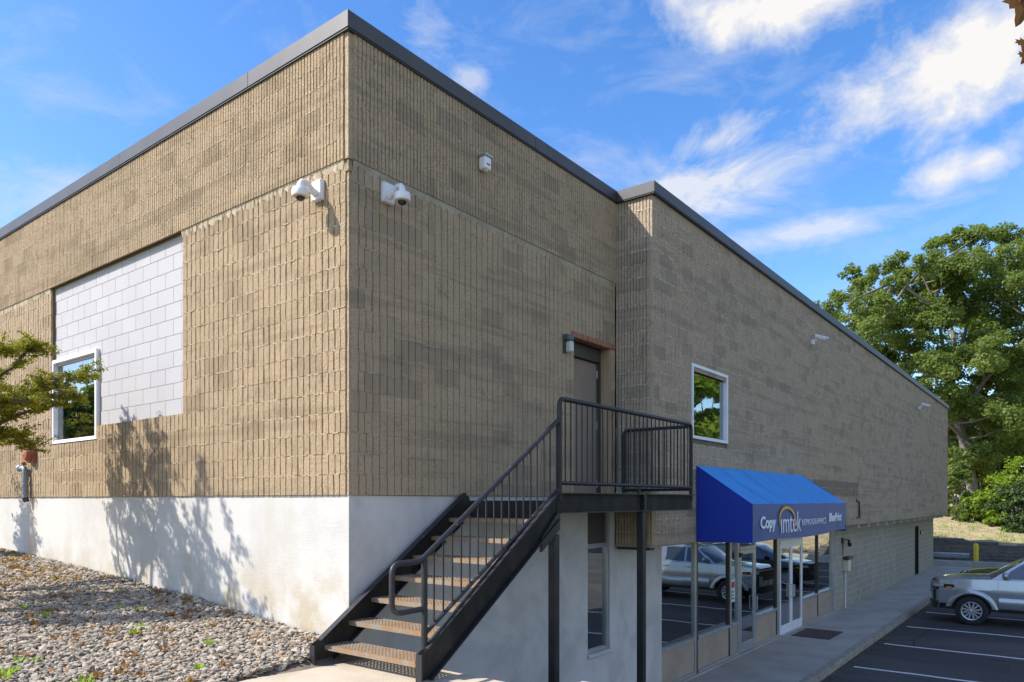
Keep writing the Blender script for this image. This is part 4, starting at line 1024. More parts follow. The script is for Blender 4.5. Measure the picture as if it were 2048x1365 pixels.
# cable pigtail and grime-framed patch left by an old sign
t = thing('loose_cable', 'black cable hanging on the overhanging wall right of the awning', 'cable', (18.0, Y2, 3.3))
m = MB(); m.tube([(17.9, Y2-.01, 3.42), (18.05, Y2-.03, 3.40), (18.12, Y2-.03, 3.25), (18.0, Y2-.04, 3.12), (18.12, Y2-.03, 3.02), (18.0, Y2-.02, 2.93), (17.85, Y2-.02, 2.92)], .018, 6); m.build('strand', 'black_plastic', t); m = MB(); m.tube([(18.08, Y2-.02, 3.40), (18.16, Y2-.03, 3.1), (18.14, Y2-.03, 2.92), (18.3, Y2-.03, 2.90)], .014, 6); m.build('strand', 'black_plastic', t); m = MB(); m.bbox(17.82, 17.98, Y2-.04, Y2+.002, 3.39, 3.45, .006); m.build('clip', 'black_plastic', t)
t = thing('security_camera', 'small black camera under the soffit above the meter box', 'camera', (19.0, 0, 2.2))
m = MB(); m.bbox(18.78, 18.92, -.06, .0, 2.12, 2.30, .008); m.build('mount', 'bronze', t); m = MB(); m.tube([(18.85, -.05, 2.24), (19.0, -.16, 2.24), (19.05, -.17, 2.2)], .016, 8); m.build('arm', 'bronze', t); m = MB(); m.lathe([(0, .06), (.05, .05), (.06, 0), (.06, -.08), (.045, -.13), (0, -.15)], (19.07, -.17, 2.17), (0, 0, 1), 16); m.build('housing', 'black_gloss', t, smooth=40)
t = thing('meter_box', 'cream and rust red electrical box with conduit on the grey lower wall', 'box', (19.2, 0, 1.5))
m = MB(); m.bbox(18.98, 19.34, -.16, .0, 1.28, 1.62, .01); m.build('box', 'cream_plastic', t); m = MB(); m.bbox(19.345, 19.50, -.15, .0, 1.30, 1.62, .01); m.build('side_box', 'rust_red', t); m = MB(); m.bbox(18.94, 19.54, -.18, .0, 1.625, 1.72, .015); m.build('hood', 'bronze', t)
m = MB(); m.tube([(19.12, -.04, 1.28), (19.12, -.04, .145)], .022, 8); m.build('conduit', 'white_plastic', t); m = MB(); m.tube([(18.85, -.03, 2.12), (18.85, -.03, 1.75)], .012, 6); m.build('cable', 'black_plastic', t)
m = MB(); m.box(19.5005, 19.508, -.12, -.08, 1.35, 1.58); m.build('label_strip', 'paper', t)
t = thing('keypad', 'tiny black keypad on the grey wall beside the far dark door', 'keypad', (33.1, 0, 1.97)); m = MB(); m.bbox(33.0, 33.18, -.05, .0, 1.88, 2.06, .008); m.build('case', 'black_plastic', t); m = MB(); m.box(33.03, 33.15, -.056, -.051, 1.92, 2.02); m.build('face', 'black_gloss', t)
# vent pipe and bell at the left end of the side wall
t = thing('vent_pipe', 'grey plastic vent pipe with an elbow on the sunlit side wall', 'pipe', (-.06, 7.98, 3.45))
m = MB(); m.tube([(-.07, 7.95, 3.47), (-.07, 7.95, 3.86)] + bend((-.07, 7.95, 3.8), (-.07, 7.95, 3.95), (-.07, 8.3, 3.95), .07) + [(-.07, 8.12, 3.95)], .042, 12); m.build('pipe', 'grey_pipe', t, smooth=40)
for z in (3.56, 3.66, 3.76): m = MB(); m.tube([(-.07, 7.95, z-.022), (-.07, 7.95, z+.022)], .049, 12); m.build('coupling', 'grey_pipe', t, smooth=40)
m = MB(); m.tube([(-.07, 7.95, 3.47), (-.05, 7.95, 3.40)], .045, 12); m.build('outlet', 'bronze', t, smooth=40); m = MB(); m.lathe([(.0, 0), (.055, 0), (.06, .02), (.06, .06), (0, .06)], (-.07, 8.12, 3.95), (0, 1, 0), 12); m.build('plug', 'galvanized', t)
m = MB(); m.box(-.045, .0, 7.92, 7.98, 3.70, 3.72); m.build('strap', 'galvanized', t)
t = thing('alarm_bell', 'rust red alarm bell on a square back box above the vent pipe', 'bell', (-.05, 7.8, 4.13))
m = MB(); m.bbox(-.06, .0, 7.66, 7.92, 4.03, 4.29, .008); m.build('back_box', 'rust_red', t); m = MB(); m.lathe([(.115, 0), (.115, .03), (.085, .075), (0, .10)], (-.062, 7.78, 4.16), (-1, 0, 0), 20); m.build('gong', 'rust_red', t, smooth=40)
m = MB(); m.tube([(-.10, 7.95, 4.04), (-.07, 7.94, 3.99)], .03, 8); m.build('nipple', 'rust_red', t)
t = thing('door_mat', 'brown ribbed door mat on the sidewalk in front of the double shop door', 'mat', (14.2, -.5, .14))
m = MB(); m.bbox(13.55, 14.80, -.96, -.12, .141, .153, .004); m.build('pile', 'mat_brown', t); m = MB(); m.box(13.52, 14.83, -.99, -.09, .1405, .146); m.build('border', 'black_plastic', t)
# leaves and grit along the kerb
V, F, T = [], [], []
for i in range(520):
    x = random.uniform(3, 24); yv = -1.76-abs(random.gauss(0, .10)); a = random.uniform(0, 2*PI); s = random.uniform(.008, .028); z = .006; k = len(V)
    d = Vector((math.cos(a)*s, math.sin(a)*s, 0)); e = Vector((-d.y*.6, d.x*.6, 0)); c_ = Vector((x, yv, z))
    V += [tuple(c_-d), tuple(c_-e+Vector((0, 0, s*.5))), tuple(c_+d), tuple(c_+e+Vector((0, 0, s*.3)))]; F.append((k, k+1, k+2, k+3)); T.append(random.random())
o = bpy.data.objects.new('leaf_litter', big_mesh('leaf_litter', V, F, 'weed_brown', T)); col.objects.link(o); o['kind'] = 'stuff'; tag(o, 'dry leaf litter lying along the sidewalk kerb', 'leaf litter')

# ================================================================ VEHICLES
def lerp_knots(kn, x):
    if x <= kn[0][0]: return kn[0][1]
    for (a, va), (b, vb) in zip(kn, kn[1:]):
        if x <= b:
            t = (x-a)/(b-a); t = t*t*(3-2*t)*.5 + t*.5; return va+(vb-va)*t
    return kn[-1][1]
def vehicle(name, label, cat, Xc, Yn, P, paint, group=None):
    t = thing(name, label, cat, (Xc, Yn-P['L']/2, 0), group)
    W3 = lambda l, w, h: (Xc+w, Yn-l, h)
    plan, top, L = P['plan'], P['top'], P['L']; R, fwl, rwl, arch = P['R'], P['fw'], P['rw'], P['arch']
    def wid(l, h):
        b = lerp_knots(plan, l); q = (h-.82)/.45
        return b*(1 - .035*q*q*(1.0 if q > 0 else .8))
    def bot(l):
        z = P['sill']
        if l < .55: z = P['sill']+.06
        if l > L-.45: z = P['sill']+.10
        for wc in (fwl, rwl):
            d = abs(l-wc)
            if d < arch: z = max(z, R*.95 + math.sqrt(arch*arch-d*d))
        return z
    ls = sorted({round(.27+i*.07, 3) for i in range(int((L-.35)/.07)+1)} | {L-.04} | {round(wc+s*arch*math.cos(R_(a)), 3) for wc in (fwl, rwl) for s in (-1, 1) for a in (0.5, 6, 15, 30, 50, 70, 90)})
    ls = [l for l in ls if .27 <= l <= L-.03]
    body = MB()
    for sgn in (-1, 1):
        rows = []
        for l in ls:
            b_, t_ = bot(l), lerp_knots(top, l); r = []
            for k in range(9):
                f = k/8; h = b_+(t_-b_)*f; w = wid(l, h)
                crease = .012*math.exp(-((h-P['crease'])/.05)**2); r.append(W3(l, sgn*(w+crease), h))
            r.append(W3(l, sgn*(wid(l, t_)-.05), t_+.018)); rows.append(r)
        body.grid(rows if sgn < 0 else [r[::-1] for r in rows])
    # bonnet
    rows = []
    for i in range(15):
        l = .10+(P['cab'][0][0]+.06-.10)*i/14; r = []
        for j in range(-8, 9):
            s = j/8; lf = max(l, .06+.24*abs(s)**4); h = lerp_knots(top, lf)+.018+P['dome']*(1-abs(s)**3)*min(1, .35+l*.8) - (.035 if i == 0 else 0); r.append(W3(lf, s*(wid(max(lf, .3), h-.02)-.045)*(1 if lf > .27 else .985), h))
        rows.append(r)
    body.grid(rows)
    # nose skin
    rows = []; hb = P['sill']-.02
    for k in range(9):
        f = k/8; r = []
        for j in range(-10, 11):
            s = j/10; lf = .0+.27*abs(s)**4 + .05*(1-f)**2*0 + .03*max(0, f-.6) + .05*max(0, .35-f); t_ = lerp_knots(top, max(lf, .1))-.015; h = hb+(t_-hb)*f
            r.append(W3(lf, s*wid(.27, h)*.995, h))
        rows.append(r)
    body.grid([r[::-1] for r in rows])
    # tail skin
    rows = []
    for k in range(5):
        h = P['sill']+.10+(lerp_knots(top, L)-P['sill']-.10)*k/4; rows.append([W3(L-.04+.03*(1-abs(s)**2), s*wid(L-.04, h), h) for s in [j/6 for j in range(-6, 7)]])
    body.grid(rows)
    # cab / greenhouse
    cab = P['cab']; wb, wt_, hb_, ht_ = P['cabw']
    cw = lambda h: wb+(wt_-wb)*min(1, max(0, (h-hb_)/(ht_-hb_)))
    rows = []
    prof = []
    for (a, b) in zip(cab, cab[1:]):
        for q in range(4): prof.append((a[0]+(b[0]-a[0])*q/4, a[1]+(b[1]-a[1])*q/4))
    prof.append(cab[-1])
    for (l, h) in prof: rows.append([W3(l - (.20*(1-s*s)*max(0, min(1, (2.2-l)/.7)) if l < 2.2 else 0), s*cw(h), h+.02*(1-s*s)) for s in [j/8 for j in range(-8, 9)]])
    body.grid(rows)
    def top_at(l):
        for (a, b) in zip(cab, cab[1:]):
            if a[0] <= l <= b[0]: return a[1]+(b[1]-a[1])*(l-a[0])/(b[0]-a[0]+1e-9)
        return cab[-1][1]
    cl = [cab[0][0]+(cab[-1][0]-cab[0][0])*i/26 for i in range(27)]
    for sgn in (-1, 1):
        rows = [[W3(l, sgn*(cw(h)+.0), h) for h in [lerp_knots(top, l)-.02+(top_at(l)-lerp_knots(top, l)+.02)*k/4 for k in range(5)]] for l in cl]
        body.grid(rows if sgn < 0 else [r[::-1] for r in rows])
    bo = body.build('body', paint, t, smooth=38)
    # dark underbody fills the arches
    m = MB(); m.box(Xc-.68, Xc+.68, Yn-L+.25, Yn-.25, P['sill']-.12, .98); m.build('underbody', 'black_plastic', t)
    # windscreen and side glass, a few millimetres proud
    def strip(pts, nm, mat, par=None, sm=50):
        m = MB(); m.grid(pts); return m.build(nm, mat, par or t, smooth=sm)
    a, b = cab[0], cab[1]
    rows = []
    for q in range(6):
        f = .05+.90*q/5; l, h = a[0]+(b[0]-a[0])*f, a[1]+(b[1]-a[1])*f
        rows.append([W3(l-.012-.20*(1-s*s)*max(0, min(1, (2.2-l)/.7)), s*cw(h)*.93, h+.012+.02*(1-s*s)) for s in [j/8 for j in range(-8, 9)]])
    strip(rows, 'windscreen', 'car_dark_glass')
    if P['rear_glass']:
        a, b = cab[-2], cab[-1]; rows = [[W3(a[0]+(b[0]-a[0])*f+.014, s*cw(a[1]+(b[1]-a[1])*f)*.88, a[1]+(b[1]-a[1])*f+.02) for s in (-1, -.5, 0, .5, 1)] for f in (.1, .4, .8)]
        strip([r[::-1] for r in rows], 'rear_window', 'car_dark_glass')
    for sgn in (-1, 1):
        for (l0, l1) in P['sidewin']:
            rows = []
            for i in range(9):
                l = l0+(l1-l0)*i/8; h0 = lerp_knots(top, l)+.035; h1 = top_at(l)-.075
                rows.append([W3(l, sgn*(cw(h0+(h1-h0)*k/3)+.006), h0+max(h1-h0, .004)*k/3) for k in range(4)])
            strip(rows if sgn < 0 else [r[::-1] for r in rows], 'side_window', 'car_side_glass')
        for l in P['seams']:
            m = MB(); hs_ = [P['sill']+.05+(lerp_knots(top, l)-P['sill']-.07)*k/6 for k in range(7)]
            m.grid([[W3(l-.004, sgn*(wid(l, h)+.013*math.exp(-((h-P['crease'])/.05)**2)+.0022), h) for h in hs_], [W3(l+.004, sgn*(wid(l, h)+.013*math.exp(-((h-P['crease'])/.05)**2)+.0022), h) for h in hs_]]); m.build('door_seam', 'black_plastic', t)
        for l in P['handles']:
            h = lerp_knots(top, l)-.13; x = Xc+sgn*(wid(l, h)+.018); m = MB(); m.bbox(min(x, x+sgn*.022), max(x, x+sgn*.022), Yn-l-.09, Yn-l+.09, h-.016, h+.016, .008); m.build('door_handle', paint, t)
        # mirror
        l = P['mirror']; h = lerp_knots(top, l)+.11; x0 = sgn*(cw(h)+.0)
        m = MB(); bm = bmesh.new(); bmesh.ops.create_uvsphere(bm, u_segments=14, v_segments=9, radius=1)
        m.bm(bm, Matrix.Translation(W3(l, x0+sgn*.15, h+.02)) @ Matrix.Diagonal((.14, .085, .10, 1))); mi = m.build('mirror', paint, t, smooth=60)
        m = MB(); m.bbox(min(Xc+x0-sgn*.03, Xc+x0+sgn*.10), max(Xc+x0-sgn*.03, Xc+x0+sgn*.10), Yn-l-.03, Yn-l+.03, h-.07, h-.02, .008); m.build('mirror_arm', 'black_plastic', mi)
        # wheel-arch flares
        for wc in (fwl, rwl):
            rows = []
            for i in range(21):
                an = R_(-8+196*i/20); r = []
                for (rr, ww) in ((arch-.03, -.02), (arch-.012, .034), (arch+.07, .042), (arch+.115, .002)):
                    l = wc-rr*math.cos(an); h = R*.95+rr*math.sin(an); r.append(W3(l, sgn*(wid(min(max(l, .27), L-.04), max(h, .5))+ww), max(h, P['sill']-.02)))
                rows.append(r)
            strip([r[::-1] for r in rows] if sgn < 0 else rows, 'wheel_flare', P.get('flare', paint))
        # head lamp wraps round the corner
        rows = []
        for i in range(13):
            u = i/12
            if u < .5: s = .60+.40*(u/.5); l = .27*s**4-.012; w = s*.92*lerp_knots(plan, .27)/.9*.98
            else: l = .27+(u-.5)/.5*.38; w = wid(l, P['lamp'])+.010; 
            h0 = P['lamp']-.10+.085*max(0, u-.55)*2; h1 = P['lamp']+.06-.0*u
            rows.append([W3(l, sgn*w, h0), W3(l, sgn*w, (h0+h1)/2), W3(l, sgn*w, h1)])
        hl = strip(rows[::-1] if sgn < 0 else rows, 'headlight', 'black_gloss')
        rows2 = [[(p[0]+sgn*.006, p[1]+.006, p[2]) for p in r[:2]] for r in rows[9:12]]; strip(rows2[::-1] if sgn < 0 else rows2, 'turn_signal', 'lamp_amber', hl)
        rows2 = [[(p[0]+sgn*.006, p[1]+.008, p[2]) for p in r[1:]] for r in rows[3:9]]; strip(rows2[::-1] if sgn < 0 else rows2, 'lamp_lens', 'lamp_clear', hl)
        m = MB(); h = lerp_knots(top, L)-.22; x = sgn*(wid(L-.05, h)+.004); m.bbox(Xc+min(x, x-sgn*.16), Xc+max(x, x-sgn*.16), Yn-L-.005, Yn-L+.10, h-.14, h+.14, .01); m.build('tail_light', 'lamp_tail', t)
        iw = [[W3(.27*s**4-.012, sgn*s*wid(.27, h)*.99, h) for s in (.80, .86, .92)] for h in (P['sill']+.12, P['sill']+.25, P['lamp']-.11)]; strip([r[::-1] for r in iw] if sgn > 0 else iw, 'bumper_inlet', 'black_plastic')
        # wheels
        for wc in (fwl, rwl):
            cx_ = Xc+sgn*(P['track']); c0 = (cx_, Yn-wc, R); axv = (sgn, 0, 0); tw = .125
            m = MB(); m.lathe([(R*.62, -tw), (R*.90, -tw), (R*.985, -tw*.8), (R, -tw*.45), (R, tw*.45), (R*.985, tw*.8), (R*.90, tw), (R*.74, tw*1.02), (R*.645, tw*.92), (R*.62, tw*.5)], c0, axv, 40); wh = m.build('wheel', 'tyre', t, smooth=35)
            m = MB(); m.lathe([(R*.645, tw*.90), (R*.62, tw*.97), (R*.575, tw*.93), (R*.56, tw*.2), (R*.56, -tw*.5)], c0, axv, 36); m.build('rim', 'rim_alloy', wh, smooth=35)
            m = MB(); m.lathe([(R*.60, -.02), (0, -.02)], c0, axv, 24); m.build('brake_disc', 'black_plastic', wh)
            m = MB(); m.lathe([(R*.15, tw*.75), (R*.13, tw*.92), (R*.06, tw*.95), (0, tw*.95)], c0, axv, 18); m.build('hub', 'rim_alloy', wh, smooth=35)
            for k in range(6):
                for dd in (-.17, .17):
                    a0 = 2*PI*k/6+dd*.8; a1 = 2*PI*k/6+dd*1.5; m = MB(); pts = []
                    pr0, pr1 = R*.11, R*.585; hw = .021
                    for (pr, aa, hh) in ((pr0, a0, .9), (pr1, a1, .9)):
                        ey, ez = math.cos(aa), math.sin(aa); ty, tz = -ez, ey
                        for s1 in (-1, 1):
                            for d_ in (tw*.90, tw*.45): pts.append((c0[0]+sgn*d_, c0[1]+pr*ey+s1*hw*ty, c0[2]+pr*ez+s1*hw*tz))
                    i0 = len(m.v); m.v += pts
                    for q in ((0, 2, 6, 4), (0, 4, 5, 1), (2, 3, 7, 6), (1, 5, 7, 3), (4, 6, 7, 5)): m.face([i0+x for x in q])
                    m.build('spoke', 'rim_alloy', wh)
    # grille, bumper, plate
    def front(s0, s1, h0, h1, off, nm, mat, n=10):
        rows = [[W3(.27*abs(s)**4-off+.03*max(0, (h-P['sill'])/.6-.6), s*wid(.27, h)*.99, h) for s in [s0+(s1-s0)*j/n for j in range(n+1)]] for h in (h0, (h0+h1)/2, h1)]
        return strip([r[::-1] for r in rows], nm, mat)
    gh0, gh1 = P['grille']; gr = front(-.58, .58, gh0, gh1, .012, 'grille', 'black_plastic')
    for k in range(4):
        h = gh0+(gh1-gh0)*(k+.5)/4; rows = [[W3(.27*abs(s)**4-.026+.03*max(0, (hh-P['sill'])/.6-.6), s*wid(.27, hh)*.99, hh) for s in [-.56+1.12*j/10 for j in range(11)]] for hh in (h-.012, h+.012)]
        strip([r[::-1] for r in rows], 'grille_bar', 'bronze' if P['truck'] else 'black_gloss', gr)
    front(-.98, .98, P['sill']-.10, P['sill']+.10, .025, 'lower_bumper', 'black_plastic', 16)
    m = MB(); m.bbox(Xc-.16, Xc+.16, Yn+.012, Yn+.03, P['sill']+.12, P['sill']+.26, .004); m.build('number_plate', 'paper', t)
    if P['truck']:
        # load bed: floor, inner walls and cargo rails
        l0, l1 = cab[-1][0]+.05, L-.09; m = MB(); zt_ = lerp_knots(top, 4.5)+.018
        m.box(Xc-.80, Xc+.80, Yn-l1, Yn-l0, .70, .74); m.build('bed_floor', 'black_plastic', t)
        for sgn in (-1, 1): m = MB(); m.bbox(Xc+min(sgn*.76, sgn*.92), Xc+max(sgn*.76, sgn*.92), Yn-l1, Yn-l0, .741, zt_+.004, .01); m.build('bed_rail', 'black_plastic', t)
        m = MB(); m.bbox(Xc-.75, Xc+.75, Yn-L+.02, Yn-L+.085, .60, zt_, .012); m.build('tailgate', paint, t)
        m = MB(); m.bbox(Xc-.88, Xc+.88, Yn-L-.06, Yn-L+.02, .46, .62, .02); m.build('rear_bumper', 'galvanized', t)
        for sgn in (-1, 1):     # raised rocker cladding
            m = MB(); rows = [[W3(l, sgn*(wid(l, h)+o_), h) for (h, o_) in ((P['sill']+.30, .004), (P['sill']+.25, .024), (P['sill']+.07, .028), (P['sill'], .004))] for l in [fwl+arch+.12+i*.11 for i in range(int((rwl-fwl-2*arch-.24)/.11)+1)]]
            strip([r[::-1] for r in rows] if sgn < 0 else rows, 'rocker_panel', paint)
    return t
plain('car_dark_glass', (.020, .022, .018), None, rough=.05, coat=.5, spec=.8)  # opaque dark glass, the olive of its reflections put into the colour
plain('car_side_glass', (.030, .042, .050), None, rough=.05, coat=.5, spec=.8)
TRUCK = dict(L=5.40, R=.395, fw=1.05, rw=4.38, arch=.505, sill=.50, crease=.98, dome=.055, track=.845, truck=True, rear_glass=True,
             plan=[(0, .80), (.27, .900), (.6, .945), (1.05, .965), (1.7, .955), (3.7, .955), (4.4, .965), (5.2, .955), (5.4, .92)],
             top=[(.05, 1.12), (.12, 1.175), (.35, 1.21), (.9, 1.245), (1.55, 1.275), (2.0, 1.28), (3.70, 1.30), (3.80, 1.34), (5.4, 1.35)],
             cab=[(1.50, 1.275), (2.20, 1.80), (2.46, 1.885), (3.05, 1.905), (3.50, 1.87), (3.62, 1.82), (3.76, 1.30)], cabw=(.905, .70, 1.25, 1.87),
             sidewin=[(1.90, 2.58), (2.66, 3.34)], seams=[1.66, 2.62, 3.60], handles=[2.42, 3.28], mirror=1.83, lamp=1.03, grille=(.80, 1.10))
SUV = dict(L=4.60, R=.355, fw=.95, rw=3.62, arch=.435, sill=.40, crease=.88, dome=.05, track=.795, truck=False, rear_glass=True, flare='black_plastic',
           plan=[(0, .76), (.27, .845), (.6, .895), (1.0, .915), (1.7, .91), (3.6, .915), (4.3, .90), (4.6, .84)],
           top=[(.05, .86), (.12, .90), (.35, .95), (.9, .995), (1.40, 1.03), (2.0, 1.03), (4.3, 1.09), (4.6, 1.05)],
           cab=[(1.32, 1.03), (2.12, 1.56), (2.40, 1.63), (3.0, 1.655), (3.75, 1.62), (4.05, 1.57), (4.48, 1.08)], cabw=(.86, .62, 1.02, 1.62),
           sidewin=[(1.78, 2.48), (2.56, 3.30), (3.36, 3.95)], seams=[1.52, 2.52, 3.36], handles=[2.32, 3.2], mirror=1.68, lamp=.82, grille=(.62, .86))
vehicle('pickup_truck', 'silver four-door pickup truck parked nose-in beside the sidewalk', 'truck', 19.80, -2.27, TRUCK, 'silver_paint')
vehicle('parked_car', 'black crossover car parked beyond the silver pickup truck', 'car', 25.6, -2.35, SUV, 'dark_paint')

# ================================================================ FAR END OF THE LOT
t = thing('low_concrete_wall', 'long low concrete kerb wall closing the end of the sidewalk', 'wall', (37.7, -3, 0))
for i in range(4):
    a = -7.5+i*1.95; m = MB(); m.bbox(37.56, 37.86, a, a+1.942, -.05, .42, .015); m.build('wall_segment', 'concrete', t)
t = thing('bollard', 'yellow steel bollard standing behind the low concrete wall', 'bollard', (39.0, -1.62, 0))
m = MB(); m.lathe([(.115, -.05), (.115, 1.12), (.10, 1.19), (.06, 1.235), (0, 1.25)], (39.0, -1.62, 0), (0, 0, 1), 18); m.build('post', 'yellow_paint', t, smooth=40); m = MB(); m.lathe([(.2, .0), (.2, .06), (.13, .07)], (39.0, -1.62, -.03), (0, 0, 1), 18); m.build('footing', 'concrete', t)
t = thing('guardrail', 'galvanized crash guardrail end beside the yellow bollard', 'guardrail', (39.2, -.3, 0))
prof = [(0, .72), (.05, .70), (.06, .64), (.0, .60), (.0, .55), (.06, .51), (.05, .45), (0, .43)]
m = MB(); m.grid([[(39.3-d, y_, z) for d, z in prof] for y_ in (-1.05, 3.0)]); m.build('beam', 'galvanized', t, smooth=50)
m = MB(); m.grid([[(39.295-d*1.1, y_, z) for d, z in prof] for y_ in (-1.30, -.80)]); m.build('end_plate', 'galvanized', t, smooth=50)
for y_ in (-.6, 1.2, 2.8): m = MB(); m.bbox(39.32, 39.42, y_-.05, y_+.05, -.05, .70, .008); m.build('post', 'bronze', t)
# stacked-block retaining wall that steps down to the right
XR_ = 41.0; rw2 = thing('stone_retaining_wall', 'dark stacked-block retaining wall stepping down below the dry bank', 'wall', (XR_, -3, 0))
def wall_top(y_):
    return 1.38 if y_ > -.9 else 1.24 if y_ > -2.4 else 1.09 if y_ > -3.7 else .93 if y_ > -4.9 else .77 if y_ > -6.2 else .46
bmeshes = []
for k in range(5):
    mm = MB(); mm.bbox(-.02, .25, .006, .434, .005, .148, .018); mm.v = [(x+random.uniform(-.016, .016)*(x < .1), y_, z) for x, y_, z in mm.v]; bmeshes.append(mm.mesh('stone_block', 'stone_grey'))
m = MB(); m.box(XR_+.05, XR_+.3, -9, 6, -.05, .44); m.box(XR_+.05, XR_+.3, -6.2, 6, .44, .75); m.box(XR_+.05, XR_+.3, -3.7, 6, .75, 1.06); m.build('core', 'joint_dark', rw2)
for r in range(9):
    z = r*.155; y_ = 3.5-(.22 if r % 2 else 0)
    while y_ > -8.2:
        if wall_top(y_-.22) > z+.1:
            last = wall_top(y_-.22) <= z+.26
            o = inst('cap_stone' if last else 'stone_block', random.choice(bmeshes), rw2, (r*.012+(-.03 if last else 0), y_-.44+3, z))
        y_ -= .44
# hill behind
def hz(x, y_):
    e = max(0, x-41.2); b = wall_top(y_)-.05
    if y_ < -7: b = .4
    base = b + e*.083*(1+.02*y_) if e < 9 else b+.747*(1+.02*y_)+(e-9)*.03
    return base
rows = []
for i in range(41):
    x = 41.22+(i*.4 if i < 26 else 10.4+(i-26)*6); rows.append([(x, y_, hz(x, y_)+.05*math.sin(x*1.3+y_*.7)+.04*math.sin(x*2.9-y_*1.9)) for y_ in [-70+j*8 for j in range(7)]+[-13+j*.5 for j in range(35)]+[6, 10, 16, 25, 40, 60]])
m = MB(); m.grid([r for r in rows]); hill = m.build('hill', 'dry_bank', smooth=80); hill['kind'] = 'structure'
V, F, T = [], [], []
for i in range(3000):
    x = random.uniform(41.3, 50); y_ = random.uniform(-8, 3.5); g_ = math.sin(x*.9+y_*.5)+math.sin(y_*1.7)
    if g_ < .2 and random.random() < .6: continue
    z = hz(x, y_)-.02; a = random.uniform(0, 2*PI); h = random.uniform(.05, .16); k = len(V); d = Vector((math.cos(a)*.03, math.sin(a)*.03, 0)); ln = Vector((random.gauss(0, .04), random.gauss(0, .04), h))
    c_ = Vector((x, y_, z)); V += [tuple(c_-d), tuple(c_+d), tuple(c_+ln+d*.2), tuple(c_+ln-d*.2)]; F.append((k, k+1, k+2, k+3)); T.append(random.random())
o = bpy.data.objects.new('bank_grass', big_mesh('bank_grass', V, F, 'weed_leaf', T)); col.objects.link(o); o['kind'] = 'stuff'; tag(o, 'sparse short grass on the dry bank above the retaining wall', 'grass')

# ================================================================ VEGETATION
def leaf_cloud(name, centers, radii, nper, size, mat, parent=None, org=(0, 0, 0), flat=.75, seed=1, star=False, droop=0.0, outer=.35):
    """small folded leaves spread through clumps: centers (n,3), radii (n,)"""
    rg = np.random.default_rng(seed); centers = np.asarray(centers, float); radii = np.asarray(radii, float)
    cnt = np.maximum(4, (nper*(radii/radii.mean())**2).astype(int)); idx = np.repeat(np.arange(len(centers)), cnt); n = len(idx)
    d = rg.normal(0, 1, (n, 3)); d /= np.linalg.norm(d, axis=1)[:, None]; r = radii[idx]*(outer+(1-outer)*rg.random(n)**.6)
    p = centers[idx]+d*r[:, None]*np.array([1, 1, flat])
    nrm = d*.6+rg.normal(0, .6, (n, 3))+np.array([0, 0, .55]); nrm /= np.linalg.norm(nrm, axis=1)[:, None]
    a = np.cross(nrm, rg.normal(0, 1, (n, 3))); a /= np.linalg.norm(a, axis=1)[:, None]; b = np.cross(nrm, a)
    s = size*rg.uniform(.6, 1.35, n)[:, None]; a = a*s; b = b*s*rg.uniform(.42, .75, n)[:, None]; fold = nrm*s*.18; dr = np.array([0, 0, -1.])*s*droop
    V = np.stack([p-a, p-b*1.0+fold, p+a+dr, p+b+fold], 1).reshape(-1, 3); F = np.arange(n*4).reshape(-1, 4)
    tone = np.clip(.5*rg.random(n)+.5*rg.random(len(centers))[idx], 0, 1)
    me = big_mesh(name, V, F, mat, tone, org); o = bpy.data.objects.new(name, me); col.objects.link(o)
    if parent is not None: o.parent = parent
    return o
def limb(m, pts, r0, r1, n=7):
    pts = [Vector(p) for p in pts]; out = []
    for i in range(len(pts)-1):
        for q in range(3):
            t_ = q/3; out.append(pts[i].lerp(pts[i+1], t_)+Vector((random.gauss(0, .02), random.gauss(0, .02), random.gauss(0, .01)))*r0*3*(i+q > 0))
    out.append(pts[-1]); k = len(out); m.tube(out, r0, n, True, [r0+(r1-r0)*i/(k-1) for i in range(k)])
def near_on(limbs, p):
    best, bd = None, 1e9
    for L_ in limbs:
        for a, b in zip(L_, L_[1:]):
            for q in (0, .33, .66, 1):
                w = a.lerp(b, q); d = (w-p).length
                if d < bd: best, bd = w, d
    return best
def grow_tree(name, label, base, trunk, limbs, lobes, leaf, nper, size, bark, r0, group=None, twig_r=.05, cl_n=7, cl_r=.34, seed=3, flat=.75, outer=.35):
    """trunk and limbs are polylines; lobes = (centre, radius); every lobe gets twigs and leaf clumps"""
    random.seed(seed); rg = np.random.default_rng(seed); t = thing(name, label, 'tree', tuple(base), group)
    m = MB(); limb(m, trunk, r0, r0*.55, 10); m.build('trunk', bark, t, smooth=60)
    m = MB(); L2 = [[Vector(p) for p in l] for l in limbs]+[[Vector(p) for p in trunk]]
    for l in limbs: limb(m, l, r0*.42, r0*.10, 7)
    cs, rs = [], []
    for c_, r in lobes:
        c_ = Vector(c_); q = near_on(L2, c_); md = q.lerp(c_, .5)+Vector((0, 0, -.12*r)); m.tube([q, md, c_], twig_r, 5, True, [twig_r*1.4, twig_r, twig_r*.4])
        for _ in range(cl_n):
            d = Vector(rg.normal(0, 1, 3)).normalized()*r*(.35+.65*rg.random()**.5); d.z *= .75; cs.append(c_+d); rs.append(r*cl_r*rg.uniform(.7, 1.35))
            if rg.random() < .5: m.tube([c_, c_+d*.9], twig_r*.35, 4, False)
    m.build('branches', bark, t, smooth=60)
    leaf_cloud('crown', [tuple(c_) for c_ in cs], rs, nper, size, leaf, t, tuple(base), flat, seed, outer=outer)
    return t
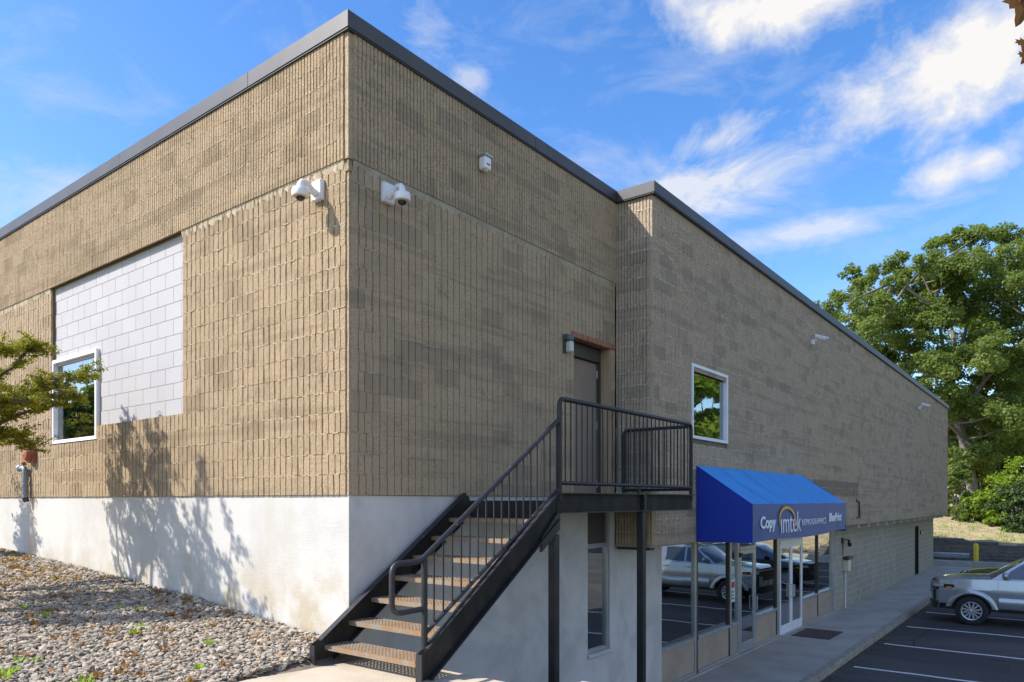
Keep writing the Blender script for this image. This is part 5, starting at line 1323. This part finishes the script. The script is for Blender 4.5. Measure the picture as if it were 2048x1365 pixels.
# --- the big oak beyond the end of the building (about 55 m away)
D = 56
def A(px, py, dd=0.0): return at(px, py, D+dd)
lobes_px = [(1662, 612, 26), (1700, 590, 24), (1690, 640, 30), (1735, 575, 26), (1742, 620, 32), (1705, 545, 20), (1752, 545, 22), (1795, 520, 24), (1815, 560, 30), (1775, 590, 34), (1845, 530, 26), (1800, 640, 40), (1850, 600, 40), (1740, 670, 34),
            (1880, 500, 26), (1915, 480, 26), (1895, 545, 34), (1960, 470, 26), (2000, 478, 28), (1940, 520, 32), (1985, 540, 38), (2030, 520, 34), (2045, 570, 38), (2000, 600, 44), (1930, 590, 36), (1880, 650, 38), (1940, 660, 36), (2040, 650, 46),
            (1990, 690, 44), (1800, 700, 40), (1850, 740, 38), (1830, 790, 36), (1905, 800, 40), (1960, 760, 40), (2030, 740, 46), (2080, 600, 50), (2080, 700, 50), (1990, 830, 44), (1930, 860, 36), (2050, 820, 46), (1900, 905, 28), (1960, 900, 36), (2010, 900, 34), (2030, 465, 24), (2070, 500, 40), (1765, 720, 34), (1790, 755, 30), (1925, 700, 40), (1860, 820, 34), (1950, 930, 34), (1915, 880, 34), (2020, 850, 44), (1975, 800, 44), (2040, 780, 44)]
random.seed(21); lob = []
for (px, py, r) in lobes_px:
    lob.append((A(px, py, random.uniform(-4.5, 4.5)), 1.12*r/FPX*D))
for (px, py, r) in [(1870, 580, 40), (1830, 620, 40), (1910, 620, 42), (1950, 560, 40), (1970, 630, 44), (1900, 720, 44), (1955, 710, 44), (1870, 770, 40), (2010, 780, 46), (1780, 620, 36), (1760, 650, 34), (1940, 820, 44), (2060, 880, 46), (1985, 870, 40), (1925, 545, 36), (1820, 670, 38)]:
    lob.append((A(px, py, random.uniform(-5, 5)), 1.15*r/FPX*D))
trunk = [at(1950, 1000, D), at(1940, 940, D), at(1920, 850, D), at(1905, 770, D)]; base = Vector((trunk[0].x, trunk[0].y, hz(trunk[0].x, trunk[0].y)-.2)); trunk[0] = base
limbs = [[A(1910, 790), A(1880, 745, 1), A(1830, 710, 2), A(1770, 660, 2), A(1700, 615, 1)], [A(1905, 770), A(1885, 690, -1), A(1872, 610, -2), A(1840, 545, -2)], [A(1905, 770), A(1925, 690, 1), A(1945, 600, 2), A(1985, 500, 2)],
         [A(1920, 840), A(1970, 760, -2), A(2040, 690, -3), A(2080, 640, -3)], [A(1880, 650, -2), A(1855, 605, -3), A(1810, 575, -3), A(1775, 570, -2)], [A(1915, 720, 3), A(1900, 640, 4), A(1905, 540, 4), A(1920, 490, 3)], [A(1930, 880, -1), A(1880, 830, -3), A(1840, 780, -3)], [A(1945, 600, 2), A(2000, 560, 3), A(2050, 520, 3)], [A(1920, 860, 2), A(1980, 830, 3), A(2040, 800, 4)]]
grow_tree('oak_tree', 'tall spreading oak tree with pale limbs beyond the end of the building', base, trunk, limbs, lob, 'oak_leaf', 170, .125, 'bark_grey', .42, cl_n=11, cl_r=.42, twig_r=.06, seed=5, outer=.2)
# --- darker pine at the right, behind the oak
def conifer(name, label, x, y_, z0, h, r, seed, group=None):
    random.seed(seed); t = thing(name, label, 'tree', (x, y_, z0), group); m = MB(); m.tube([(x, y_, z0), (x+.1, y_, z0+h*.5), (x, y_, z0+h)], .25, 8, True, [.28, .17, .04]); m.build('trunk', 'bark', t, smooth=60)
    cs, rs = [], []; m = MB(); n = int(h*2.6)
    for i in range(n):
        f = .08+.9*i/n; zz_ = z0+h*f; ll = r*(1-f)**.75*random.uniform(.7, 1.1)+.3; a = i*2.4+random.uniform(-.3, .3); d = Vector((math.cos(a), math.sin(a), -.12)); m.tube([(x, y_, zz_), tuple(Vector((x, y_, zz_))+d*ll)], .04, 4, False, [.05, .015])
        for q in (.4, .6, .8, 1.0):
            for _ in range(2): cs.append(tuple(Vector((x, y_, zz_))+d*ll*q+Vector((random.gauss(0, .25), random.gauss(0, .25), random.gauss(0, .1))))); rs.append(random.uniform(.35, .6))
    m.build('branches', 'bark', t); leaf_cloud('crown', cs, rs, 20, .20, 'pine_leaf', t, (x, y_, z0), .5, seed)
p = at(2035, 1000, 66); conifer('pine_tree', 'dark pine tree rising behind the oak', p.x, p.y, hz(p.x, p.y)-.2, 14.5, 4.2, 31)
p = at(2110, 1000, 62); conifer('pine_tree', 'dark pine tree behind the clipped evergreen shrub', p.x, p.y, hz(p.x, p.y)-.2, 15, 4.2, 32)
# --- understorey behind the bank
def shrub(name, label, px, py, depth, rx, rz, n, leaf, size, nper, seed, cat='shrub', group=None, stems=5):
    """bush whose centre is seen at a pixel; it stands on the bank below"""
    random.seed(seed); rg = np.random.default_rng(seed); c_ = at(px, py, depth); zg = hz(c_.x, c_.y)-.05; t = thing(name, label, cat, (c_.x, c_.y, zg), group)
    cs, rs = [], []
    for _ in range(n):
        d = rg.normal(0, 1, 3); d /= np.linalg.norm(d); d *= (.35+.65*rg.random()**.5); q = (c_.x+d[0]*rx, c_.y+d[1]*rx, max(zg+.15, c_.z+d[2]*rz)); cs.append(q); rs.append(min(rx, rz)*rg.uniform(.16, .32))
    m = MB()
    for k in range(stems):
        e = cs[k*(len(cs)//stems)]; m.tube([(c_.x+random.gauss(0, .1), c_.y+random.gauss(0, .1), zg), ((c_.x+e[0])/2, (c_.y+e[1])/2, (zg+e[2])/2+.1), e], .03, 5, True, [.05, .035, .012])
    m.build('stems', 'bark', t); leaf_cloud('foliage', cs, rs, nper, size, leaf, t, (c_.x, c_.y, zg), .8, seed, outer=.2); return t
shrub('maple_sapling', 'bright yellow-green maple sapling at the top of the dry bank', 1962, 1016, 47, 1.45, 1.05, 46, 'bright_leaf', .14, 34, 41)
shrub('maple_sapling', 'bright green sapling beside the clipped evergreen, behind the yellow-green one', 2035, 965, 51, 1.9, 1.9, 46, 'bright_leaf', .13, 34, 42)
shrub('evergreen_shrub', 'dark clipped evergreen shrub at the right of the dry bank', 2045, 1015, 45, 1.75, 1.75, 60, 'hedge_leaf', .12, 44, 43)
shrub('tall_shrub', 'tall pale green shrub next to the end of the overhanging wall', 1912, 980, 48, 1.05, 2.3, 54, 'oak_leaf', .13, 40, 44)
shrub('tall_shrub', 'dense green undergrowth bush under the oak', 1975, 930, 58, 3.0, 2.8, 60, 'oak_leaf', .17, 40, 45)
shrub('tall_shrub', 'dark undergrowth bush between the oak and the pine', 2040, 900, 62, 3.2, 3.6, 60, 'hedge_leaf', .18, 44, 46)
shrub('tall_shrub', 'dark undergrowth bush behind the oak trunk', 1915, 935, 63, 2.6, 3.0, 56, 'hedge_leaf', .18, 44, 47)
shrub('tall_shrub', 'dark low bush behind the yellow-green sapling', 1935, 1020, 52, 2.0, 1.0, 40, 'hedge_leaf', .14, 40, 48)
shrub('evergreen_shrub', 'low dark evergreen shrub spilling down the right of the bank', 2052, 1062, 43, 1.2, .9, 44, 'hedge_leaf', .11, 40, 49)
shrub('maple_sapling', 'small bright sapling in front of the yellow-green maple sapling', 1990, 1038, 45, .8, .5, 30, 'bright_leaf', .12, 30, 50)
shrub('tall_shrub', 'pale green bush between the wall end and the yellow-green sapling', 1930, 1028, 46.5, .9, .7, 36, 'oak_leaf', .12, 34, 52)
# --- trees on the far side of the lot (seen mirrored in the windows)
def round_tree(name, label, x, y_, z0, h, r, leaf, seed, group=None, nper=26, size=.24):
    random.seed(seed); rg = np.random.default_rng(seed); b = Vector((x, y_, z0)); tr = [b, b+Vector((.1, 0, h*.25)), b+Vector((0, .15, h*.5))]; lobes, lm = [], []
    for k in range(7):
        a = 2*PI*k/7+random.uniform(-.3, .3); e = b+Vector((math.cos(a)*r*.75, math.sin(a)*r*.75, h*random.uniform(.45, .85))); lm.append([b+Vector((0, 0, h*.35)), b.lerp(e, .5)+Vector((0, 0, h*.18)), e])
    for k in range(34):
        d = rg.normal(0, 1, 3); d /= np.linalg.norm(d); d *= (.45+.55*rg.random()**.6); lobes.append((b+Vector((d[0]*r, d[1]*r, h*.60+d[2]*h*.38)), r*rg.uniform(.24, .36)))
    return grow_tree(name, label, b, tr, lm, lobes, leaf, nper, size, 'bark', .24, group, .05, 6, .42, seed)
round_tree('roadside_tree', 'leafy green tree across the lot mirrored in the upper window', 36.5, -14.5, 0, 12, 5.2, 'bright_leaf', 61, None, 110, .2)
round_tree('roadside_tree', 'leafy tree at the far corner of the lot', 45, -17, 0, 13.5, 5.2, 'oak_leaf', 62, None, 70, .22)
round_tree('roadside_tree', 'leafy tree along the far edge of the lot', 27, -27, 0, 10, 4.4, 'oak_leaf', 63)
round_tree('roadside_tree', 'leafy tree beyond the gravel terrace mirrored in the side window', -8.5, 25, 2.2, 5.6, 3.2, 'oak_leaf', 64)
round_tree('background_tree', 'dense dark tree far behind the oak trunk', 79, 1.5, 2.4, 11, 6.0, 'hedge_leaf', 65, 'trees far behind the oak', 60, .26)
round_tree('background_tree', 'dense green tree far behind the pines', 76, -7.5, 2.4, 11, 6.0, 'oak_leaf', 66, 'trees far behind the oak', 60, .26)
# --- small yellow-green tree at the left edge: a branch reaches into view
def small_tree(name, label, x, y_, branches, seed, leaf='shrub_leaf', r0=.07, lsize=.017, nper=13, group=None, clump=.075):
    """branches = lists of points; leaves grow along their outer part"""
    random.seed(seed); rg = np.random.default_rng(seed); z0 = gz(x, y_)-.03; t = thing(name, label, 'tree', (x, y_, z0), group); m = MB(); cs, rs = [], []; tw = MB()
    tops = max(b[-1][2] for b in branches); m.tube([(x, y_, z0), (x+.03, y_-.02, z0+.5), (x, y_+.03, z0+1.1)], r0, 8, True, [r0*1.2, r0, r0*.8]); m.build('trunk', 'bark', t, smooth=60)
    for br in branches:
        pts = [Vector(p) for p in br]; fine = []
        for a, b in zip(pts, pts[1:]):
            for q in range(4): fine.append(a.lerp(b, q/4)+Vector(rg.normal(0, .015, 3)))
        fine.append(pts[-1]); k = len(fine); tw.tube(fine, .02, 5, True, [r0*.5*(1-i/k)+.006 for i in range(k)])
        for i in range(int(k*.35), k):
            for _ in range(4):
                d = Vector((rg.normal(0, 1), rg.normal(0, 1), abs(rg.normal(0, .45))-.08)).normalized()*rg.uniform(.08, .36); e = fine[i]+d; tw.tube([fine[i], e], .005, 4, False, [.006, .003])
                if rg.random() < .92:
                    for q in (.45, .75, 1.0): cs.append(tuple(fine[i]+d*q)); rs.append(clump*rg.uniform(.6, 1.3))
    tw.build('branches', 'twig', t); leaf_cloud('crown', cs, rs, nper, lsize, leaf, t, (x, y_, z0), .55, seed, outer=.1); return t
tx, ty = -1.95, 5.35
def P(px, py, d): return tuple(at(px, py, d))
small_tree('garden_tree', 'small yellow-green tree whose branches reach over the side window', tx, ty,
    [[(tx, ty, 3.1), P(-60, 850, 9.3), P(20, 800, 9.3), P(110, 775, 9.2), P(172, 745, 9.1)], [(tx, ty, 3.2), P(-50, 800, 9.6), P(10, 745, 9.6), P(55, 705, 9.6), P(80, 690, 9.6)], [(tx, ty, 3.0), P(-60, 870, 9.2), P(15, 840, 9.1), P(95, 815, 9.0), P(150, 790, 9.0)],
     [(tx, ty, 3.0), P(-70, 890, 9.4), P(0, 875, 9.3), P(45, 868, 9.3), P(60, 900, 9.2)], [(tx, ty, 3.1), P(-40, 830, 9.0), P(40, 795, 8.9), P(120, 760, 8.9)], [(tx, ty, 3.3), P(-90, 760, 9.4), P(-30, 700, 9.3), P(10, 700, 9.3)], [(tx, ty, 3.1), P(-120, 830, 9.5), P(-60, 780, 9.7), P(0, 770, 9.8)],
     [(tx, ty, 3.0), P(-60, 840, 8.7), P(0, 815, 8.6), P(60, 800, 8.5)]], 71, nper=30)
# bare twig over the window
# --- slender shrubs off to the left: their shadows fall on the white base
def slender(label, x, y_, h, spread, n, seed):
    z0 = gz(x, y_); random.seed(seed); br = []
    for k in range(n):
        a = random.uniform(0, 2*PI); f = random.uniform(.65, 1.0); s = spread*random.uniform(.3, 1.0)
        br.append([(x, y_, z0+.25*h*random.uniform(.3, 1)), (x+math.cos(a)*s*.45, y_+math.sin(a)*s*.45, z0+h*f*.55), (x+math.cos(a)*s, y_+math.sin(a)*s, z0+h*f)])
    small_tree('slender_shrub', label, x, y_, br, seed, 'shrub_leaf', .035, .028, 12, 'slender shrubs beside the gravel', .09)
slender('tall slender shrub casting its shadow across the middle of the white base', -2.6, 5.3, 5.0, .60, 11, 81)
slender('slender shrub casting its shadow low on the white base', -2.5, 4.4, 4.0, .5, 9, 82)
slender('low slender shrub nearest the concrete pad', -2.55, 3.75, 3.4, .28, 5, 83)
slender('slender shrub next to the small yellow-green tree', -1.3, 9.3, 2.6, .35, 8, 84)
# --- maple limb hanging in at the upper right, from a tree beside the camera
mx, my = -.7, -7.6
t = thing('maple_tree', 'brown-leaved maple tree whose leaves hang into the upper right corner', 'tree', (mx, my, gz(mx, my)-.05))
m = MB(); limb(m, [(mx, my, gz(mx, my)-.05), (mx+.05, my, 3.4), (mx, my+.1, 5.2), (mx+.1, my, 7.0)], .13, .05, 9); m.build('trunk', 'bark', t, smooth=60)
lfp = [(at(2062, -12, 2.6), .14, -120), (at(2052, 75, 2.6), .06, -110), (at(2060, 105, 2.65), .06, -130), (at(2075, 60, 2.7), .08, -90), (at(2056, -30, 2.6), .08, -120), (at(2090, 20, 2.7), .09, -100), (at(2080, 130, 2.7), .07, -140), (at(2110, 90, 2.8), .09, -80), (at(2120, -20, 2.8), .09, -60), (at(2140, 40, 2.8), .09, -95)]
m = MB(); e = at(2075, -30, 2.65); limb(m, [(mx, my+.1, 4.9), ((mx+e.x)/2, (my+e.y)/2, 5.45), tuple(e)], .035, .008, 6)
random.seed(5)
for k in range(9):
    a = 2*PI*k/9; limb(m, [(mx, my, 5+k*.2), (mx+math.cos(a)*.5+.2, my+math.sin(a)*.5-.4, 5.6+k*.2), (mx+math.cos(a)*1.1+.4, my+math.sin(a)*1.0-.9, 6+k*.2)], .03, .008, 5)
mid_ = Vector(((mx+e.x)/2, (my+e.y)/2, 5.45)); hub = {}
for k in range(46):
    f = random.uniform(.05, .85); b_ = e.lerp(mid_, f*1.6) if f < .62 else mid_.lerp(Vector((mx, my+.1, 4.9)), (f-.62)/.5)
    q = b_+Vector((random.gauss(0, .13), random.gauss(0, .13), random.uniform(-.24, .05))); d_ = (q-CAM).dot(FW); px_ = CXP+FPX*(q-CAM).dot(RT)/max(d_, .3); py_ = HOR-FPX*(q.z-CAMZ)/max(d_, .3)
    if px_ > 2130 or py_ < -110: lfp.append((q, random.uniform(.06, .10), random.uniform(-150, -30))); hub[len(lfp)-1] = b_
for i_, b_ in hub.items(): m.tube([b_, lfp[i_][0]], .003, 4, False)
for p, s, an in lfp[:10]: m.tube([e, e.lerp(p, .5)+Vector((0, 0, .02)), p], .003, 4, False)
m.build('branches', 'twig', t)
star = [(0, 0), (.10, .22), (.36, .12), (.30, .30), (.62, .34), (.50, .46), (.60, .62), (.40, .60), (.34, .74), (.22, .66), (.14, .84), (.10, 1.02), (0, 1.22)]
star = star + [(-x, y_) for x, y_ in star[-2:0:-1]]
for p, s, an in lfp:
    m = MB(); ang = R_(an); c_, s_ = math.cos(ang-PI/2), math.sin(ang-PI/2); u = RT*c_+Vector((0, 0, 1))*s_; v = RT*-s_+Vector((0, 0, 1))*c_; nrm = FW; tw_ = random.uniform(.1, .5)
    pts = [p+u*(x*s*.95)+v*(y_*s)+nrm*(abs(x)*s*tw_-y_*s*.25) for x, y_ in star]; i0 = len(m.v); m.v += [tuple(q) for q in pts]; m.v.append(tuple(p+v*(.45*s)-nrm*.11*s)); n = len(pts)
    for k in range(n): m.face((i0+k, i0+(k+1) % n, i0+n))
    m.build('leaf', 'maple_leaf_mat', t)
cs = [(mx+.35+random.gauss(0, .7), my-.75+random.gauss(0, .6), 6.2+random.gauss(0, .8)) for _ in range(40)]; cs = [c_ for c_ in cs if c_[1] < -6.6]
leaf_cloud('crown', cs, [.28]*len(cs), 24, .06, 'maple_leaf_mat', t, ORG[t.name], .8, 91)
